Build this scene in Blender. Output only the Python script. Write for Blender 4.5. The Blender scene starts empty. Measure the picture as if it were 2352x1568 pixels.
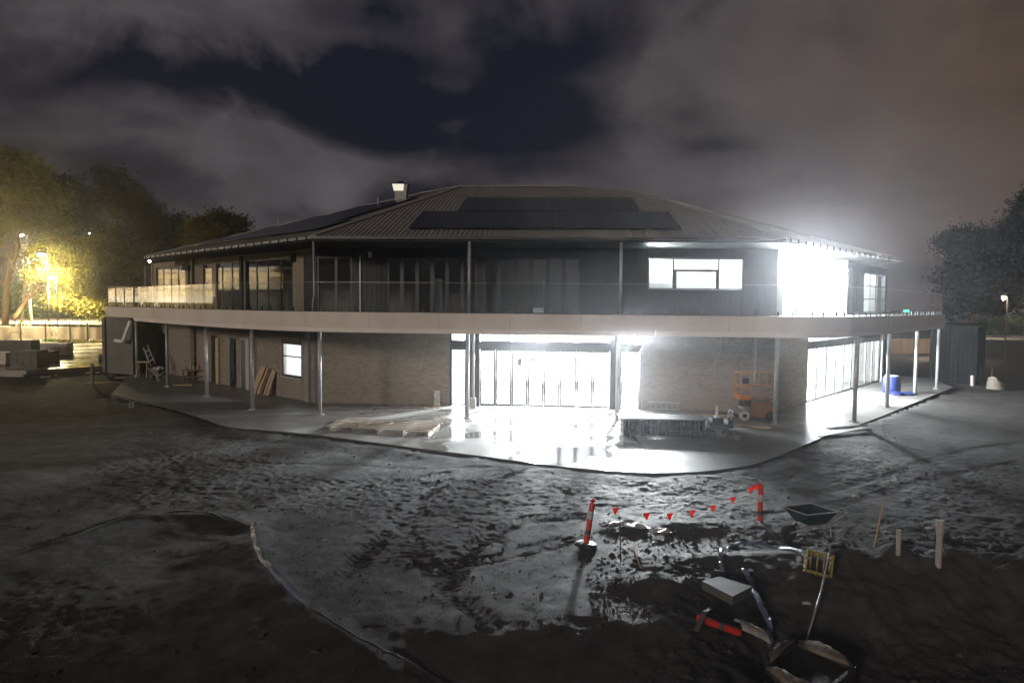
import bpy, bmesh, math, random
import numpy as np
from mathutils import Vector, Matrix, Euler

random.seed(7)
rng = np.random.default_rng(11)
R = math.radians
scene = bpy.context.scene
col = scene.collection

# ------------------------------------------------------------------ camera
FPX, CX, CY = 1600.0, 1176.0, 784.0
PITCH, ROLL = R(3.0), 0.0094
CAMZ = 4.2
F_ = Vector((0, math.cos(PITCH), -math.sin(PITCH)))
R0 = Vector((1, 0, 0)); U0 = Vector((0, math.sin(PITCH), math.cos(PITCH)))
R_ = R0 * math.cos(ROLL) + U0 * math.sin(ROLL)
U_ = U0 * math.cos(ROLL) - R0 * math.sin(ROLL)
CAM = Vector((0, 0, CAMZ))
cd = bpy.data.cameras.new("camera"); cam = bpy.data.objects.new("camera", cd); col.objects.link(cam)
cd.sensor_width = 36; cd.lens = FPX / 2352 * 36; cd.clip_start = 0.1; cd.clip_end = 3000
cam.matrix_world = Matrix(((R_.x, U_.x, -F_.x, 0), (R_.y, U_.y, -F_.y, 0), (R_.z, U_.z, -F_.z, CAMZ), (0, 0, 0, 1)))
scene.camera = cam

scene.render.engine = 'CYCLES'
cy = scene.cycles
cy.use_denoising = True
cy.max_bounces = 7; cy.diffuse_bounces = 3; cy.glossy_bounces = 4
cy.transparent_max_bounces = 24; cy.transmission_bounces = 4; cy.volume_bounces = 0
cy.sample_clamp_indirect = 8.0; cy.sample_clamp_direct = 0
cy.use_adaptive_sampling = False
cy.caustics_reflective = False; cy.caustics_refractive = False
cy.use_light_tree = True
vs = scene.view_settings
scene.display_settings.display_device = 'sRGB'
vs.view_transform = 'Standard'; vs.look = 'None'; vs.exposure = 0.0; vs.gamma = 1.0
vs.use_curve_mapping = False


def ray(x, y):
    return (F_ + R_ * ((x - CX) / FPX) - U_ * ((y - CY) / FPX))

def at(x, y, z=0.0):                     # ground point seen at a photo position
    d = ray(x, y); t = (z - CAMZ) / d.z
    return CAM + d * t

def aty(x, y, Y):
    d = ray(x, y); return CAM + d * (Y / d.y)

def on_plane(x, y, p0, n):
    d = ray(x, y); t = (Vector(p0) - CAM).dot(Vector(n)) / d.dot(Vector(n))
    return CAM + d * t

# ------------------------------------------------------------------ world: night sky with city-lit cloud
world = bpy.data.worlds.new("World"); scene.world = world; world.use_nodes = True
nt = world.node_tree; nt.nodes.clear()

class NB:
    """small node-building helper"""
    def __init__(s, nt): s.nt = nt
    def n(s, t, **k):
        x = s.nt.nodes.new(t)
        for a, b in k.items(): setattr(x, a, b)
        return x
    def put(s, sock, v):
        if hasattr(v, 'is_output') or isinstance(v, bpy.types.NodeSocket): s.nt.links.new(v, sock)
        else: sock.default_value = v
    def m(s, op, a, b=0.0, c=0.0, clamp=False):
        x = s.n('ShaderNodeMath', operation=op); x.use_clamp = clamp
        s.put(x.inputs[0], a); s.put(x.inputs[1], b)
        if op in ('MULTIPLY_ADD', 'COMPARE'): s.put(x.inputs[2], c)
        return x.outputs[0]
    def vm(s, op, a, b=None):
        x = s.n('ShaderNodeVectorMath', operation=op); s.put(x.inputs[0], a)
        if b is not None: s.put(x.inputs[1], b)
        return x.outputs['Value'] if op in ('LENGTH', 'DOT_PRODUCT', 'DISTANCE') else x.outputs[0]
    def noise(s, vec, scale, detail=4, rough=0.55, dist=0.0):
        x = s.n('ShaderNodeTexNoise'); s.put(x.inputs['Vector'], vec)
        x.inputs['Scale'].default_value = scale; x.inputs['Detail'].default_value = detail
        x.inputs['Roughness'].default_value = rough; x.inputs['Distortion'].default_value = dist
        return x.outputs['Fac']
    def ramp(s, v, stops):
        x = s.n('ShaderNodeValToRGB'); s.put(x.inputs[0], v)
        e = x.color_ramp.elements
        while len(e) < len(stops): e.new(0.5)
        for k, (p, c) in enumerate(stops):
            e[k].position = p; e[k].color = (c[0], c[1], c[2], 1) if hasattr(c, '__len__') else (c, c, c, 1)
        return x.outputs[0]
    def mix(s, f, a, b):
        x = s.n('ShaderNodeMix', data_type='RGBA'); s.put(x.inputs[0], f)
        for sock, v in ((x.inputs[6], a), (x.inputs[7], b)):
            s.put(sock, v if not isinstance(v, tuple) else (v[0], v[1], v[2], 1))
        return x.outputs[2]

b = NB(nt)
tc = b.n('ShaderNodeTexCoord').outputs['Generated']
sep = b.n('ShaderNodeSeparateXYZ'); nt.links.new(tc, sep.inputs[0])
dx, dy, dz = sep.outputs
zc = b.m('ADD', b.m('MAXIMUM', dz, 0.0), 0.22)
cmb = b.n('ShaderNodeCombineXYZ')
b.put(cmb.inputs[0], b.m('DIVIDE', dx, zc)); b.put(cmb.inputs[1], b.m('DIVIDE', dy, zc)); b.put(cmb.inputs[2], b.m('MULTIPLY', dz, 2.0))
n1 = b.noise(cmb.outputs[0], 1.1, 7, 0.55, 0.6)
n2 = b.noise(tc, 5.0, 6, 0.6, 0.35)
n4 = b.noise(tc, 7.0, 7, 0.62, 0.2)
def blob(x, y, rx, ry, w):
    d = ray(x, y).normalized()
    # warp the blob edges with the noise so they billow
    ax = b.m('DIVIDE', b.m('SUBTRACT', b.m('ADD', dx, b.m('MULTIPLY', b.m('SUBTRACT', n4, 0.5), 0.20)), d.x), rx / FPX)
    az = b.m('DIVIDE', b.m('SUBTRACT', b.m('ADD', dz, b.m('MULTIPLY', b.m('SUBTRACT', n2, 0.5), 0.20)), d.z), ry / FPX)
    r2 = b.m('ADD', b.m('MULTIPLY', ax, ax), b.m('MULTIPLY', az, az))
    e = b.m('POWER', 2.718, b.m('MULTIPLY', r2, -1.0))
    return b.m('MULTIPLY', e, w)
dens = b.m('MULTIPLY', b.m('SUBTRACT', n1, 0.5), 1.9)
dens = b.m('ADD', dens, b.m('MULTIPLY', b.m('SUBTRACT', n2, 0.5), 1.5))
low = b.m('MULTIPLY', b.m('SUBTRACT', 1.0, b.m('DIVIDE', dz, 0.24), clamp=True), 0.66)
dens = b.m('ADD', dens, b.m('ADD', low, 0.10))
for args in ((150, 60, 420, 150, .50), (430, 220, 420, 70, -.45), (120, 320, 300, 60, .30), (600, 360, 95, 80, .50),
             (1100, 230, 300, 150, -.42), (1300, 40, 250, 120, -.35), (1850, 230, 420, 230, .62), (2250, 150, 300, 250, .35),
             (1640, 335, 80, 45, -.60), (1050, 290, 60, 35, .45), (1600, 150, 110, 120, .45), (1480, 270, 60, 90, .25), (330, 300, 260, 34, .25), (2050, 170, 130, 50, -.22), (950, 400, 420, 42, .50), (1380, 410, 200, 45, .30), (600, 310, 55, 45, .4), (700, 170, 260, 50, -.12), (900, 90, 260, 70, -.12), (760, 130, 330, 26, .22), (1330, 200, 120, 60, .16), (1050, 190, 260, 22, .14)):
    dens = b.m('ADD', dens, blob(*args))
dens = b.m('ADD', b.m('MULTIPLY', dens, 1.35), 0.06, clamp=True)
warm = b.m('MULTIPLY_ADD', dx, 1.0, -0.05, clamp=True)
cloud = b.mix(warm, (.066, .060, .065), (.092, .066, .056))
hot = blob(2450, 170, 300, 300, .8)
cloud = b.mix(hot, cloud, (.080, .054, .036))
# a little inner modelling in the cloud
sc_ = b.n('ShaderNodeVectorMath', operation='SCALE'); nt.links.new(cloud, sc_.inputs[0])
b.put(sc_.inputs['Scale'], b.m('ADD', b.m('MULTIPLY', n4, 1.3), b.m('MULTIPLY_ADD', n1, 1.5, -0.42)))
skyc = b.mix(dens, (.0085, .0093, .0165), sc_.outputs[0])
bg = b.n('ShaderNodeBackground'); nt.links.new(skyc, bg.inputs[0]); bg.inputs[1].default_value = 1.0
# a few faint stars
out = b.n('ShaderNodeOutputWorld'); nt.links.new(bg.outputs[0], out.inputs[0])
world.cycles.sampling_method = 'MANUAL'; world.cycles.sample_map_resolution = 256

# distant street lighting from behind the camera, low and very soft (the dusk 'sun')
sd = bpy.data.lights.new("street_glow", 'SUN'); sd.energy = 1.1; sd.angle = R(8); sd.color = (1.0, .86, .72)
so = bpy.data.objects.new("street_glow", sd); col.objects.link(so)
so.rotation_euler = Vector((0.55, 0.80, -0.20)).to_track_quat('-Z', 'Y').to_euler()

# ------------------------------------------------------------------ materials
def mat(name):
    m_ = bpy.data.materials.new(name); m_.use_nodes = True; n_ = m_.node_tree; n_.nodes.clear()
    return m_, NB(n_)

def pbr(name, c1, c2=None, scale=3.0, rough=(.5, .7), bump=0.0, bscale=40.0, metal=0.0, spec=0.5, detail=5, stretch=None, wet=None, bdist=0.02):
    m_, q = mat(name)
    tcn = q.n('ShaderNodeTexCoord').outputs['Object']
    geo = q.n('ShaderNodeNewGeometry').outputs['Position']
    v = geo
    if stretch:
        mp = q.n('ShaderNodeMapping'); q.put(mp.inputs['Vector'], geo); mp.inputs['Scale'].default_value = stretch; v = mp.outputs[0]
    p = q.n('ShaderNodeBsdfPrincipled')
    c2 = c2 or tuple(min(1, x * .72) for x in c1)
    f = q.noise(v, scale, detail, .6)
    f = q.m('MULTIPLY_ADD', f, 2.2, -.6, clamp=True)
    q.put(p.inputs['Base Color'], q.mix(f, c1, c2))
    q.put(p.inputs['Roughness'], q.m('MULTIPLY_ADD', f, rough[1] - rough[0], rough[0]))
    p.inputs['Metallic'].default_value = metal
    p.inputs['Specular IOR Level'].default_value = spec
    if name == 'wet_concrete':      # damp front right of slab, painted darker to offset the strong lamp light
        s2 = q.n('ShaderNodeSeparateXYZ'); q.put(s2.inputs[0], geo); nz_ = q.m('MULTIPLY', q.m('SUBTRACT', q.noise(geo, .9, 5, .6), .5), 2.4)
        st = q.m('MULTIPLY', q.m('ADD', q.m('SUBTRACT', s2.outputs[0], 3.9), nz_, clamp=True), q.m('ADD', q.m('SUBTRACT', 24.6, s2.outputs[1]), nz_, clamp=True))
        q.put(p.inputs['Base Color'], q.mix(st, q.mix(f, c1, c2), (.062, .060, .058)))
    if wet:
        g = q.noise(geo, wet[0], 4, .5, .5)
        g = q.ramp(g, [(wet[1] - .05, 0), (wet[1] + .05, 1)])
        if name == 'wet_concrete':      # the puddled part of the slab ends beside the slatted stack
            sx_ = q.n('ShaderNodeSeparateXYZ'); q.put(sx_.inputs[0], geo)
            g = q.m('MULTIPLY', g, q.m('MULTIPLY', q.m('MULTIPLY_ADD', sx_.outputs[0], -1.6, 6.9, clamp=True), q.m('MULTIPLY_ADD', sx_.outputs[0], .5, 3.4, clamp=True)))
        q.put(p.inputs['Roughness'], q.m('MAXIMUM', .04, q.m('ADD', q.m('MULTIPLY', g, wet[2]), q.m('MULTIPLY', q.m('SUBTRACT', 1.0, g), q.m('MULTIPLY_ADD', f, rough[1] - rough[0], rough[0])))))
    if bump:
        bn = q.n('ShaderNodeBump'); bn.inputs['Strength'].default_value = bump; bn.inputs['Distance'].default_value = bdist
        q.put(bn.inputs['Height'], q.noise(v, bscale, 6, .65)); q.nt.links.new(bn.outputs[0], p.inputs['Normal'])
    o = q.n('ShaderNodeOutputMaterial'); q.nt.links.new(p.outputs[0], o.inputs[0])
    return m_

def emit(name, c, s):
    m_, q = mat(name)
    e = q.n('ShaderNodeEmission'); e.inputs[0].default_value = (*c, 1); e.inputs[1].default_value = s
    o = q.n('ShaderNodeOutputMaterial'); q.nt.links.new(e.outputs[0], o.inputs[0]); return m_

def glass(name, tint=(.93, .97, .95), k=1.0, add=0.0, rough=0.0):
    m_, q = mat(name)
    t = q.n('ShaderNodeBsdfTransparent'); t.inputs[0].default_value = (*tint, 1)
    g = q.n('ShaderNodeBsdfGlossy'); g.inputs['Roughness'].default_value = rough; g.inputs[0].default_value = (.95, .97, .96, 1)
    fr = q.n('ShaderNodeFresnel'); fr.inputs[0].default_value = 1.5
    f = q.m('MULTIPLY_ADD', fr.outputs[0], k, add, clamp=True)
    mx = q.n('ShaderNodeMixShader'); q.put(mx.inputs[0], f)
    q.nt.links.new(t.outputs[0], mx.inputs[1]); q.nt.links.new(g.outputs[0], mx.inputs[2])
    o = q.n('ShaderNodeOutputMaterial'); q.nt.links.new(mx.outputs[0], o.inputs[0]); return m_

def leafmat(name, c1, c2):
    m_, q = mat(name)
    oi = q.n('ShaderNodeNewGeometry')
    f = q.noise(oi.outputs['Position'], .9, 3, .6)
    c = q.mix(q.m('MULTIPLY_ADD', f, 2.4, -.7, clamp=True), c1, c2)
    d = q.n('ShaderNodeBsdfDiffuse'); q.put(d.inputs[0], c)
    t = q.n('ShaderNodeBsdfTranslucent'); q.put(t.inputs[0], c)
    mx = q.n('ShaderNodeMixShader'); mx.inputs[0].default_value = .4
    q.nt.links.new(d.outputs[0], mx.inputs[1]); q.nt.links.new(t.outputs[0], mx.inputs[2])
    o = q.n('ShaderNodeOutputMaterial'); q.nt.links.new(mx.outputs[0], o.inputs[0]); return m_

M = {}
M['soil'] = pbr('wet_soil', (.088, .083, .079), (.038, .036, .034), 2.6, (.68, .88), 1.0, 55, spec=.20, wet=(.9, .78, .36), bdist=.028, detail=9)
M['heap'] = pbr('loose_soil', (.040, .036, .033), (.026, .024, .022), 4, (.6, .9), .8, 20, spec=.3, bdist=.04)
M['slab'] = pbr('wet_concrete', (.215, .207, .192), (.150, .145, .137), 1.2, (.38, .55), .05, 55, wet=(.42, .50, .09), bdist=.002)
M['paver'] = pbr('paved_concrete', (.33, .29, .24), (.22, .19, .16), 1.4, (.25, .5), .1, 30, wet=(.3, .5, .12), bdist=.004)
M['brick'] = pbr('brick_brown', (.26, .222, .18), (.205, .175, .142), 5, (.8, .95), .3, 60, bdist=.004)
M['brick_b'] = pbr('brick_tan', (.285, .245, .20), (.23, .195, .16), 6, (.8, .95), .3, 60, bdist=.004)
M['brick_c'] = pbr('brick_dark', (.215, .182, .15), (.17, .145, .12), 6, (.8, .95), .3, 60, bdist=.004)
M['mortar'] = pbr('mortar', (.38, .35, .31), (.30, .27, .25), 8, (.9, .95))
M['render'] = pbr('grey_render', (.16, .155, .15), (.11, .105, .10), 2, (.8, .95), .2, 60)
M['fascia'] = pbr('pale_fascia', (.66, .60, .54), (.54, .48, .42), .8, (.5, .65), .05, 60, stretch=(1, 1, .25))
M['fascia2'] = pbr('pale_flashing', (.72, .66, .60), (.62, .56, .50), .8, (.45, .6))
M['dark'] = pbr('charcoal_cladding', (.030, .038, .038), (.022, .028, .028), 3, (.5, .65), spec=.3)
M['frame'] = pbr('charcoal_frame', (.045, .047, .050), (.036, .038, .040), 3, (.35, .5))
M['timberclad'] = pbr('weathered_board', (.30, .24, .18), (.20, .16, .12), 2, (.6, .8), .2, 14, stretch=(6, 6, .5))
M['steel'] = pbr('galvanised_steel', (.42, .42, .43), (.30, .30, .31), 6, (.35, .5), metal=.3)
M['roof'] = pbr('corrugated_roof', (.28, .268, .245), (.235, .222, .20), .5, (.5, .65), spec=.3)
M['solar'] = pbr('solar_glass', (.012, .014, .020), (.008, .010, .014), 3, (.18, .26), spec=.4)
M['solarf'] = pbr('solar_frame', (.05, .05, .055), None, 3, (.4, .5))
M['plaster'] = pbr('white_plaster', (.80, .80, .79), (.72, .72, .70), 2, (.8, .9))
M['plasterd'] = pbr('grey_plasterboard', (.42, .41, .39), (.34, .33, .31), 2, (.8, .9))
M['wood'] = pbr('pine_timber', (.50, .38, .25), (.36, .26, .16), 2, (.5, .8), .2, 20, stretch=(2, 2, 8))
M['woodd'] = pbr('dark_timber', (.16, .12, .09), (.10, .075, .055), 3, (.5, .8), .2, 20)
M['orange'] = pbr('orange_paint', (.62, .21, .03), (.45, .15, .03), 3, (.35, .5))
M['rust'] = pbr('brown_orange_paint', (.20, .10, .04), (.15, .075, .035), 3, (.4, .6))
M['rubber'] = pbr('black_rubber', (.03, .03, .03), None, 6, (.6, .8))
M['red'] = pbr('safety_red', (.72, .035, .018), (.34, .03, .02), 14, (.35, .5))

M['white'] = pbr('white_plastic', (.56, .55, .53), (.26, .25, .24), 12, (.35, .5))
M['pvc'] = pbr('pvc_pipe', (.40, .36, .33), (.28, .25, .23), 6, (.35, .5))
M['blue'] = pbr('blue_plastic', (.018, .03, .12), (.012, .02, .08), 4, (.3, .5))
M['hose'] = pbr('layflat_hose', (.15, .18, .28), (.07, .09, .15), 9, (.22, .4), .4, 30, spec=.8)
M['teal'] = pbr('dark_teal_paint', (.018, .040, .052), (.012, .028, .036), 5, (.35, .5))
M['yellow'] = pbr('yellow_plastic', (.32, .24, .04), (.16, .13, .04), 7, (.4, .6))
M['cloth'] = pbr('geotextile', (.24, .205, .17), (.12, .105, .09), 5, (.8, .95), .4, 25)
M['clothd'] = pbr('grey_geotextile', (.12, .11, .105), (.07, .065, .06), 5, (.8, .95), .4, 25)
M['conc'] = pbr('cast_concrete', (.15, .15, .155), (.10, .10, .105), 7, (.7, .9), .3, 70)
M['stone'] = pbr('pale_stone', (.62, .56, .50), (.45, .40, .35), 5, (.6, .8), .3, 30)
M['bark'] = pbr('smooth_bark', (.26, .18, .11), (.15, .10, .06), 2, (.7, .9), .4, 12)
M['barkd'] = pbr('dark_bark', (.12, .09, .07), (.08, .06, .045), 3, (.8, .9), .4, 12)
M['kerb'] = pbr('dark_slab_edge', (.07, .065, .06), (.045, .042, .04), 2, (.6, .8))
M['cream'] = pbr('cream_paint', (.80, .70, .52), (.72, .62, .46), .6, (.7, .9))
M['asphalt'] = pbr('asphalt', (.10, .095, .09), (.07, .068, .065), 2, (.5, .8))
M['grass'] = pbr('short_grass', (.10, .13, .03), (.06, .08, .02), .8, (.8, .9), .8, 15, bdist=.06)
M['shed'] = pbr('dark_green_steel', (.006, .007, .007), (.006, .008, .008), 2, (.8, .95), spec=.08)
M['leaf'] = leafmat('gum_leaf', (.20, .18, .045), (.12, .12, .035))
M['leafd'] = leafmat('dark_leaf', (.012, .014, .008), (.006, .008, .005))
M['banner'] = leafmat('banner_mesh', (.36, .31, .27), (.28, .24, .21))
M['print'] = leafmat('banner_print', (.90, .84, .72), (.84, .78, .66))
M['redflag'] = leafmat('red_flag', (.95, .07, .02), (.85, .05, .02))
M['slat'] = pbr('wet_dark_timber', (.026, .023, .021), (.018, .016, .015), 5, (.85, .95), .2, 20, spec=.1)
M['batten'] = pbr('weathered_batten', (.33, .27, .21), (.22, .18, .14), 3, (.5, .8), .2, 20)
M['leafg'] = leafmat('hedge_leaf', (.075, .125, .025), (.040, .075, .016))
M['leafb'] = leafmat('brown_leaf', (.095, .080, .030), (.055, .050, .020))
M['glass'] = glass('window_glass', (.90, .93, .92), 1.0, 0.0)
M['balglass'] = glass('balustrade_glass', (.90, .95, .92), 1.25, 0.012)
M['lamp'] = emit('lamp_face', (1, .98, .95), 60)
M['lampw'] = emit('warm_lamp_face', (1, .84, .48), 120)
M['green'] = emit('green_sign', (.05, 1, .35), 6)
M['cowl'] = emit('glowing_cowl_panel', (1, .92, .74), .95)
M['wire'] = pbr('dark_wire', (.10, .10, .10), None, 6, (.4, .5), metal=.4)

# ------------------------------------------------------------------ mesh helpers
WM = {}
def _wm(o): return WM.get(o.name, Matrix.Identity(4))
def adopt(o, parent):
    o.parent = parent; o.matrix_parent_inverse = _wm(parent).inverted(); WM[o.name] = o.matrix_basis.copy()

class MB:
    def __init__(s): s.v = []; s.f = []
    def add(s, vs_, fs):
        k = len(s.v); s.v += [tuple(p) for p in vs_]; s.f += [tuple(i + k for i in f) for f in fs]; return s
    def hexa(s, p): return s.add(p, [(0, 3, 2, 1), (4, 5, 6, 7), (0, 1, 5, 4), (1, 2, 6, 5), (2, 3, 7, 6), (3, 0, 4, 7)])
    def box(s, c, d, rz=0.0, m=None):
        hx, hy, hz = d[0] / 2, d[1] / 2, d[2] / 2
        P = [Vector((sx * hx, sy * hy, sz * hz)) for sz in (-1, 1) for sx, sy in ((-1, -1), (1, -1), (1, 1), (-1, 1))]
        mm = m if m is not None else Matrix.Rotation(rz, 3, 'Z')
        return s.hexa([Vector(c) + mm @ p for p in P])
    def bar(s, a, b_, w, h=None):
        a = Vector(a); b_ = Vector(b_); h = h or w
        z = (b_ - a).normalized(); up = Vector((0, 0, 1)) if abs(z.z) < .95 else Vector((1, 0, 0))
        x = z.cross(up).normalized(); y = x.cross(z)
        P = [q + x * (sx * w / 2) + y * (sy * h / 2) for q in (a, b_) for sx, sy in ((-1, -1), (1, -1), (1, 1), (-1, 1))]
        return s.hexa(P)
    def tube(s, pts, r, n=8, cap=True):
        pts = [Vector(p) for p in pts]; rs = r if hasattr(r, '__len__') else [r] * len(pts)
        rings = []
        for i, p in enumerate(pts):
            t = (pts[min(i + 1, len(pts) - 1)] - pts[max(i - 1, 0)]).normalized()
            up = Vector((0, 0, 1)) if abs(t.z) < .9 else Vector((0, 1, 0))
            x = t.cross(up).normalized(); y = t.cross(x)
            rings.append([p + (x * math.cos(a) + y * math.sin(a)) * rs[i] for a in [2 * math.pi * k / n for k in range(n)]])
        vs_ = [q for rg in rings for q in rg]
        fs = [(i * n + k, i * n + (k + 1) % n, (i + 1) * n + (k + 1) % n, (i + 1) * n + k) for i in range(len(pts) - 1) for k in range(n)]
        if cap: fs += [tuple(range(n)), tuple(range((len(pts) - 1) * n, len(pts) * n))]
        return s.add(vs_, fs)
    def lathe(s, prof, c=(0, 0, 0), n=16):
        rings = [[(c[0] + r * math.cos(2 * math.pi * k / n), c[1] + r * math.sin(2 * math.pi * k / n), c[2] + z) for k in range(n)] for r, z in prof]
        vs_ = [q for rg in rings for q in rg]
        fs = [(i * n + k, i * n + (k + 1) % n, (i + 1) * n + (k + 1) % n, (i + 1) * n + k) for i in range(len(prof) - 1) for k in range(n)]
        fs += [tuple(range(n)), tuple(range((len(prof) - 1) * n, len(prof) * n))]
        return s.add(vs_, fs)
    def prism(s, poly, z0, z1):
        n = len(poly); vs_ = [(p[0], p[1], z0) for p in poly] + [(p[0], p[1], z1) for p in poly]
        fs = [tuple(range(n - 1, -1, -1)), tuple(range(n, 2 * n))] + [(k, (k + 1) % n, n + (k + 1) % n, n + k) for k in range(n)]
        return s.add(vs_, fs)
    def xf(s, m):
        s.v = [tuple(m @ Vector(p)) for p in s.v]; return s
    def build(s, name, material, parent=None, smooth=False, kind=None, label=None, rec=True):
        me = bpy.data.meshes.new(name); me.from_pydata(s.v, [], s.f); me.update()
        if rec:
            bm = bmesh.new(); bm.from_mesh(me); bmesh.ops.recalc_face_normals(bm, faces=bm.faces); bm.to_mesh(me); bm.free()
        if smooth: me.polygons.foreach_set('use_smooth', [True] * len(me.polygons))
        me.materials.append(M[material] if isinstance(material, str) else material)
        o = bpy.data.objects.new(name, me); col.objects.link(o)
        if parent is not None: adopt(o, parent)
        if kind: o['kind'] = kind
        if label: o['label'] = label
        return o

def thing(name, label, cat, loc=(0, 0, 0), rz=0.0, group=None):
    o = bpy.data.objects.new(name, None); col.objects.link(o); o.location = loc; o.rotation_euler = (0, 0, rz)
    o.empty_display_size = .2; o['label'] = label; o['category'] = cat
    if group: o['group'] = group
    WM[o.name] = Matrix.Translation(Vector(loc)) @ Matrix.Rotation(rz, 4, 'Z')
    return o

def tagm(o, label, cat, group=None):
    o['label'] = label; o['category'] = cat
    if group: o['group'] = group
    return o

_cubes = {}
def unit(material, bev=False):
    if material not in _cubes:
        q = MB().box((0, 0, 0), (1, 1, 1)); me = bpy.data.meshes.new('block'); me.from_pydata(q.v, [], q.f); me.update()
        me.materials.append(M[material]); _cubes[material] = me
    return _cubes[material]
def piece(name, material, parent, c, d, rz=0.0, rot=None):
    o = bpy.data.objects.new(name, unit(material)); col.objects.link(o)
    o.location = c; o.scale = d; o.rotation_euler = rot if rot is not None else (0, 0, rz)
    o.parent = parent; o.matrix_parent_inverse = _wm(parent).inverted()
    return o

def rep(root, loc, rz=0.0, label=None, group=None, scale=None):
    """copy a thing with its parts and their sub-parts"""
    r = root.copy(); col.objects.link(r); r.location = loc; r.rotation_euler = (0, 0, rz)
    if scale: r.scale = (scale,) * 3
    if label: r['label'] = label
    if group: r['group'] = group
    for ch in list(root.children):
        c = ch.copy(); col.objects.link(c); c.parent = r
        for g in ch.children:
            d = g.copy(); col.objects.link(d); d.parent = c
    return r

def place(root, loc, rz=0.0, scale=None):
    root.location = loc; root.rotation_euler = (0, 0, rz)
    if scale: root.scale = (scale,) * 3
# ------------------------------------------------------------------ ground
def lattice(seed, n=256): return np.random.default_rng(seed).random((n, n)).astype(np.float64)
LT = [lattice(k) for k in range(8)]
def vnoise(x, y, s, k=0):
    L = LT[k % 8]; x = x * s + 37.7 * k + 500.0; y = y * s + 11.3 * k + 500.0
    xi = np.floor(x).astype(int); yi = np.floor(y).astype(int); fx = x - xi; fy = y - yi
    fx = fx * fx * (3 - 2 * fx); fy = fy * fy * (3 - 2 * fy)
    a = L[xi % 256, yi % 256]; b2 = L[(xi + 1) % 256, yi % 256]; c = L[xi % 256, (yi + 1) % 256]; d = L[(xi + 1) % 256, (yi + 1) % 256]
    return (a * (1 - fx) + b2 * fx) * (1 - fy) + (c * (1 - fx) + d * fx) * fy - .5
def sstep(t): t = np.clip(t, 0, 1); return t * t * (3 - 2 * t)
def seg_dist(X, Y, pts):
    """nearest distance, signed side and arc length along a polyline"""
    bd = np.full(X.shape, 1e9); bs = np.zeros(X.shape); ba = np.zeros(X.shape); acc = 0.0
    for (x0, y0), (x1, y1) in zip(pts[:-1], pts[1:]):
        dx_, dy_ = x1 - x0, y1 - y0; L = math.hypot(dx_, dy_)
        t = np.clip(((X - x0) * dx_ + (Y - y0) * dy_) / (L * L), 0, 1)
        d = np.hypot(X - x0 - t * dx_, Y - y0 - t * dy_)
        sd_ = ((X - x0) * dy_ - (Y - y0) * dx_) / L
        m_ = d < bd
        bd = np.where(m_, d, bd); bs = np.where(m_, sd_, bs); ba = np.where(m_, acc + t * L, ba); acc += L
    return bd, bs, ba
def gp(pts, z=-.12): return [tuple(at(x, y, z)[:2]) for x, y in pts]
def catmull(pts, k=6):
    P = [np.array(p, float) for p in pts]; P = [2 * P[0] - P[1]] + P + [2 * P[-1] - P[-2]]; o = []
    for i in range(1, len(P) - 2):
        for j in range(k):
            t = j / k; a, b2, c, d = P[i - 1:i + 3]
            o.append(tuple(.5 * (2 * b2 + (c - a) * t + (2 * a - 5 * b2 + 4 * c - d) * t * t + (3 * b2 - a - 3 * c + d) * t ** 3)))
    o.append(tuple(P[-2])); return o

slab_edge = [(255, 905), (300, 916), (390, 934), (470, 962), (530, 981), (640, 990), (750, 1001), (900, 1021), (1100, 1046), (1250, 1066),
             (1400, 1081), (1500, 1085), (1600, 1083), (1690, 1073), (1750, 1060), (1850, 1021), (1900, 1000), (2000, 965), (2100, 925), (2190, 889)]
SL = catmull([tuple(at(x, y, 0)[:2]) for x, y in slab_edge], 3)
slab_poly = SL + [(25.5, 42.0), (6.0, 60.0), (-3.0, 58.0), (-25.0, 46.5)]
berm = catmull(gp([(-200, 1370), (0, 1292), (150, 1241), (285, 1193), (430, 1177), (582, 1208), (588, 1262), (640, 1335), (712, 1402), (800, 1455), (940, 1525), (1030, 1580), (1150, 1650)]), 4)
tracks = [
    ([(1210, 1075), (1060, 1130), (985, 1185), (880, 1235), (800, 1300), (700, 1370)], .36, .055),
    ([(1330, 1180), (1200, 1195), (1100, 1240), (1050, 1290), (1010, 1350), (930, 1440)], .36, .06),
    ([(1300, 1240), (1160, 1270), (1060, 1285)], .34, .055),
    ([(490, 1056), (650, 1062), (800, 1064), (960, 1075), (1120, 1075)], .20, .045),
    ([(350, 1122), (490, 1120), (650, 1122), (810, 1121), (900, 1105), (1020, 1085)], .26, .05),
    ([(1000, 1120), (930, 1200), (990, 1300), (1120, 1420)], .30, .045),
    ([(380, 1056), (412, 1090), (400, 1118), (330, 1160), (200, 1210), (60, 1260)], .22, .06),
    ([(1880, 1130), (2020, 1100), (2200, 1040), (2352, 1010)], .30, .04),
    ([(1560, 1150), (1750, 1180), (1960, 1150), (2150, 1100), (2352, 1060)], .30, .04),
    ([(1430, 1370), (1560, 1330), (1700, 1260), (1900, 1230)], .30, .05),
]
TR = [(catmull(gp(p), 4), w, dpt) for p, w, dpt in tracks]
TR = [(p, w * .82, dpt * .66) for p, w, dpt in TR]
heaps = [((1540, 1345), .9, .55, .22), ((1750, 1400), .8, .5, .20), ((1480, 1290), .6, .4, .14), ((1690, 1275), .9, .35, .16), ((1900, 1290), .9, .45, .30), ((2050, 1285), .8, .4, .32),
         ((2210, 1302), .9, .45, .32), ((2360, 1318), .9, .5, .34), ((1560, 1205), 1.3, .4, .12), ((1520, 1420), .7, .4, .16), ((1950, 1340), 1.0, .6, .25)]
HP = [(tuple(at(x, y, -.1)[:2]), sx, sy, h) for (x, y), sx, sy, h in heaps]

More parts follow.
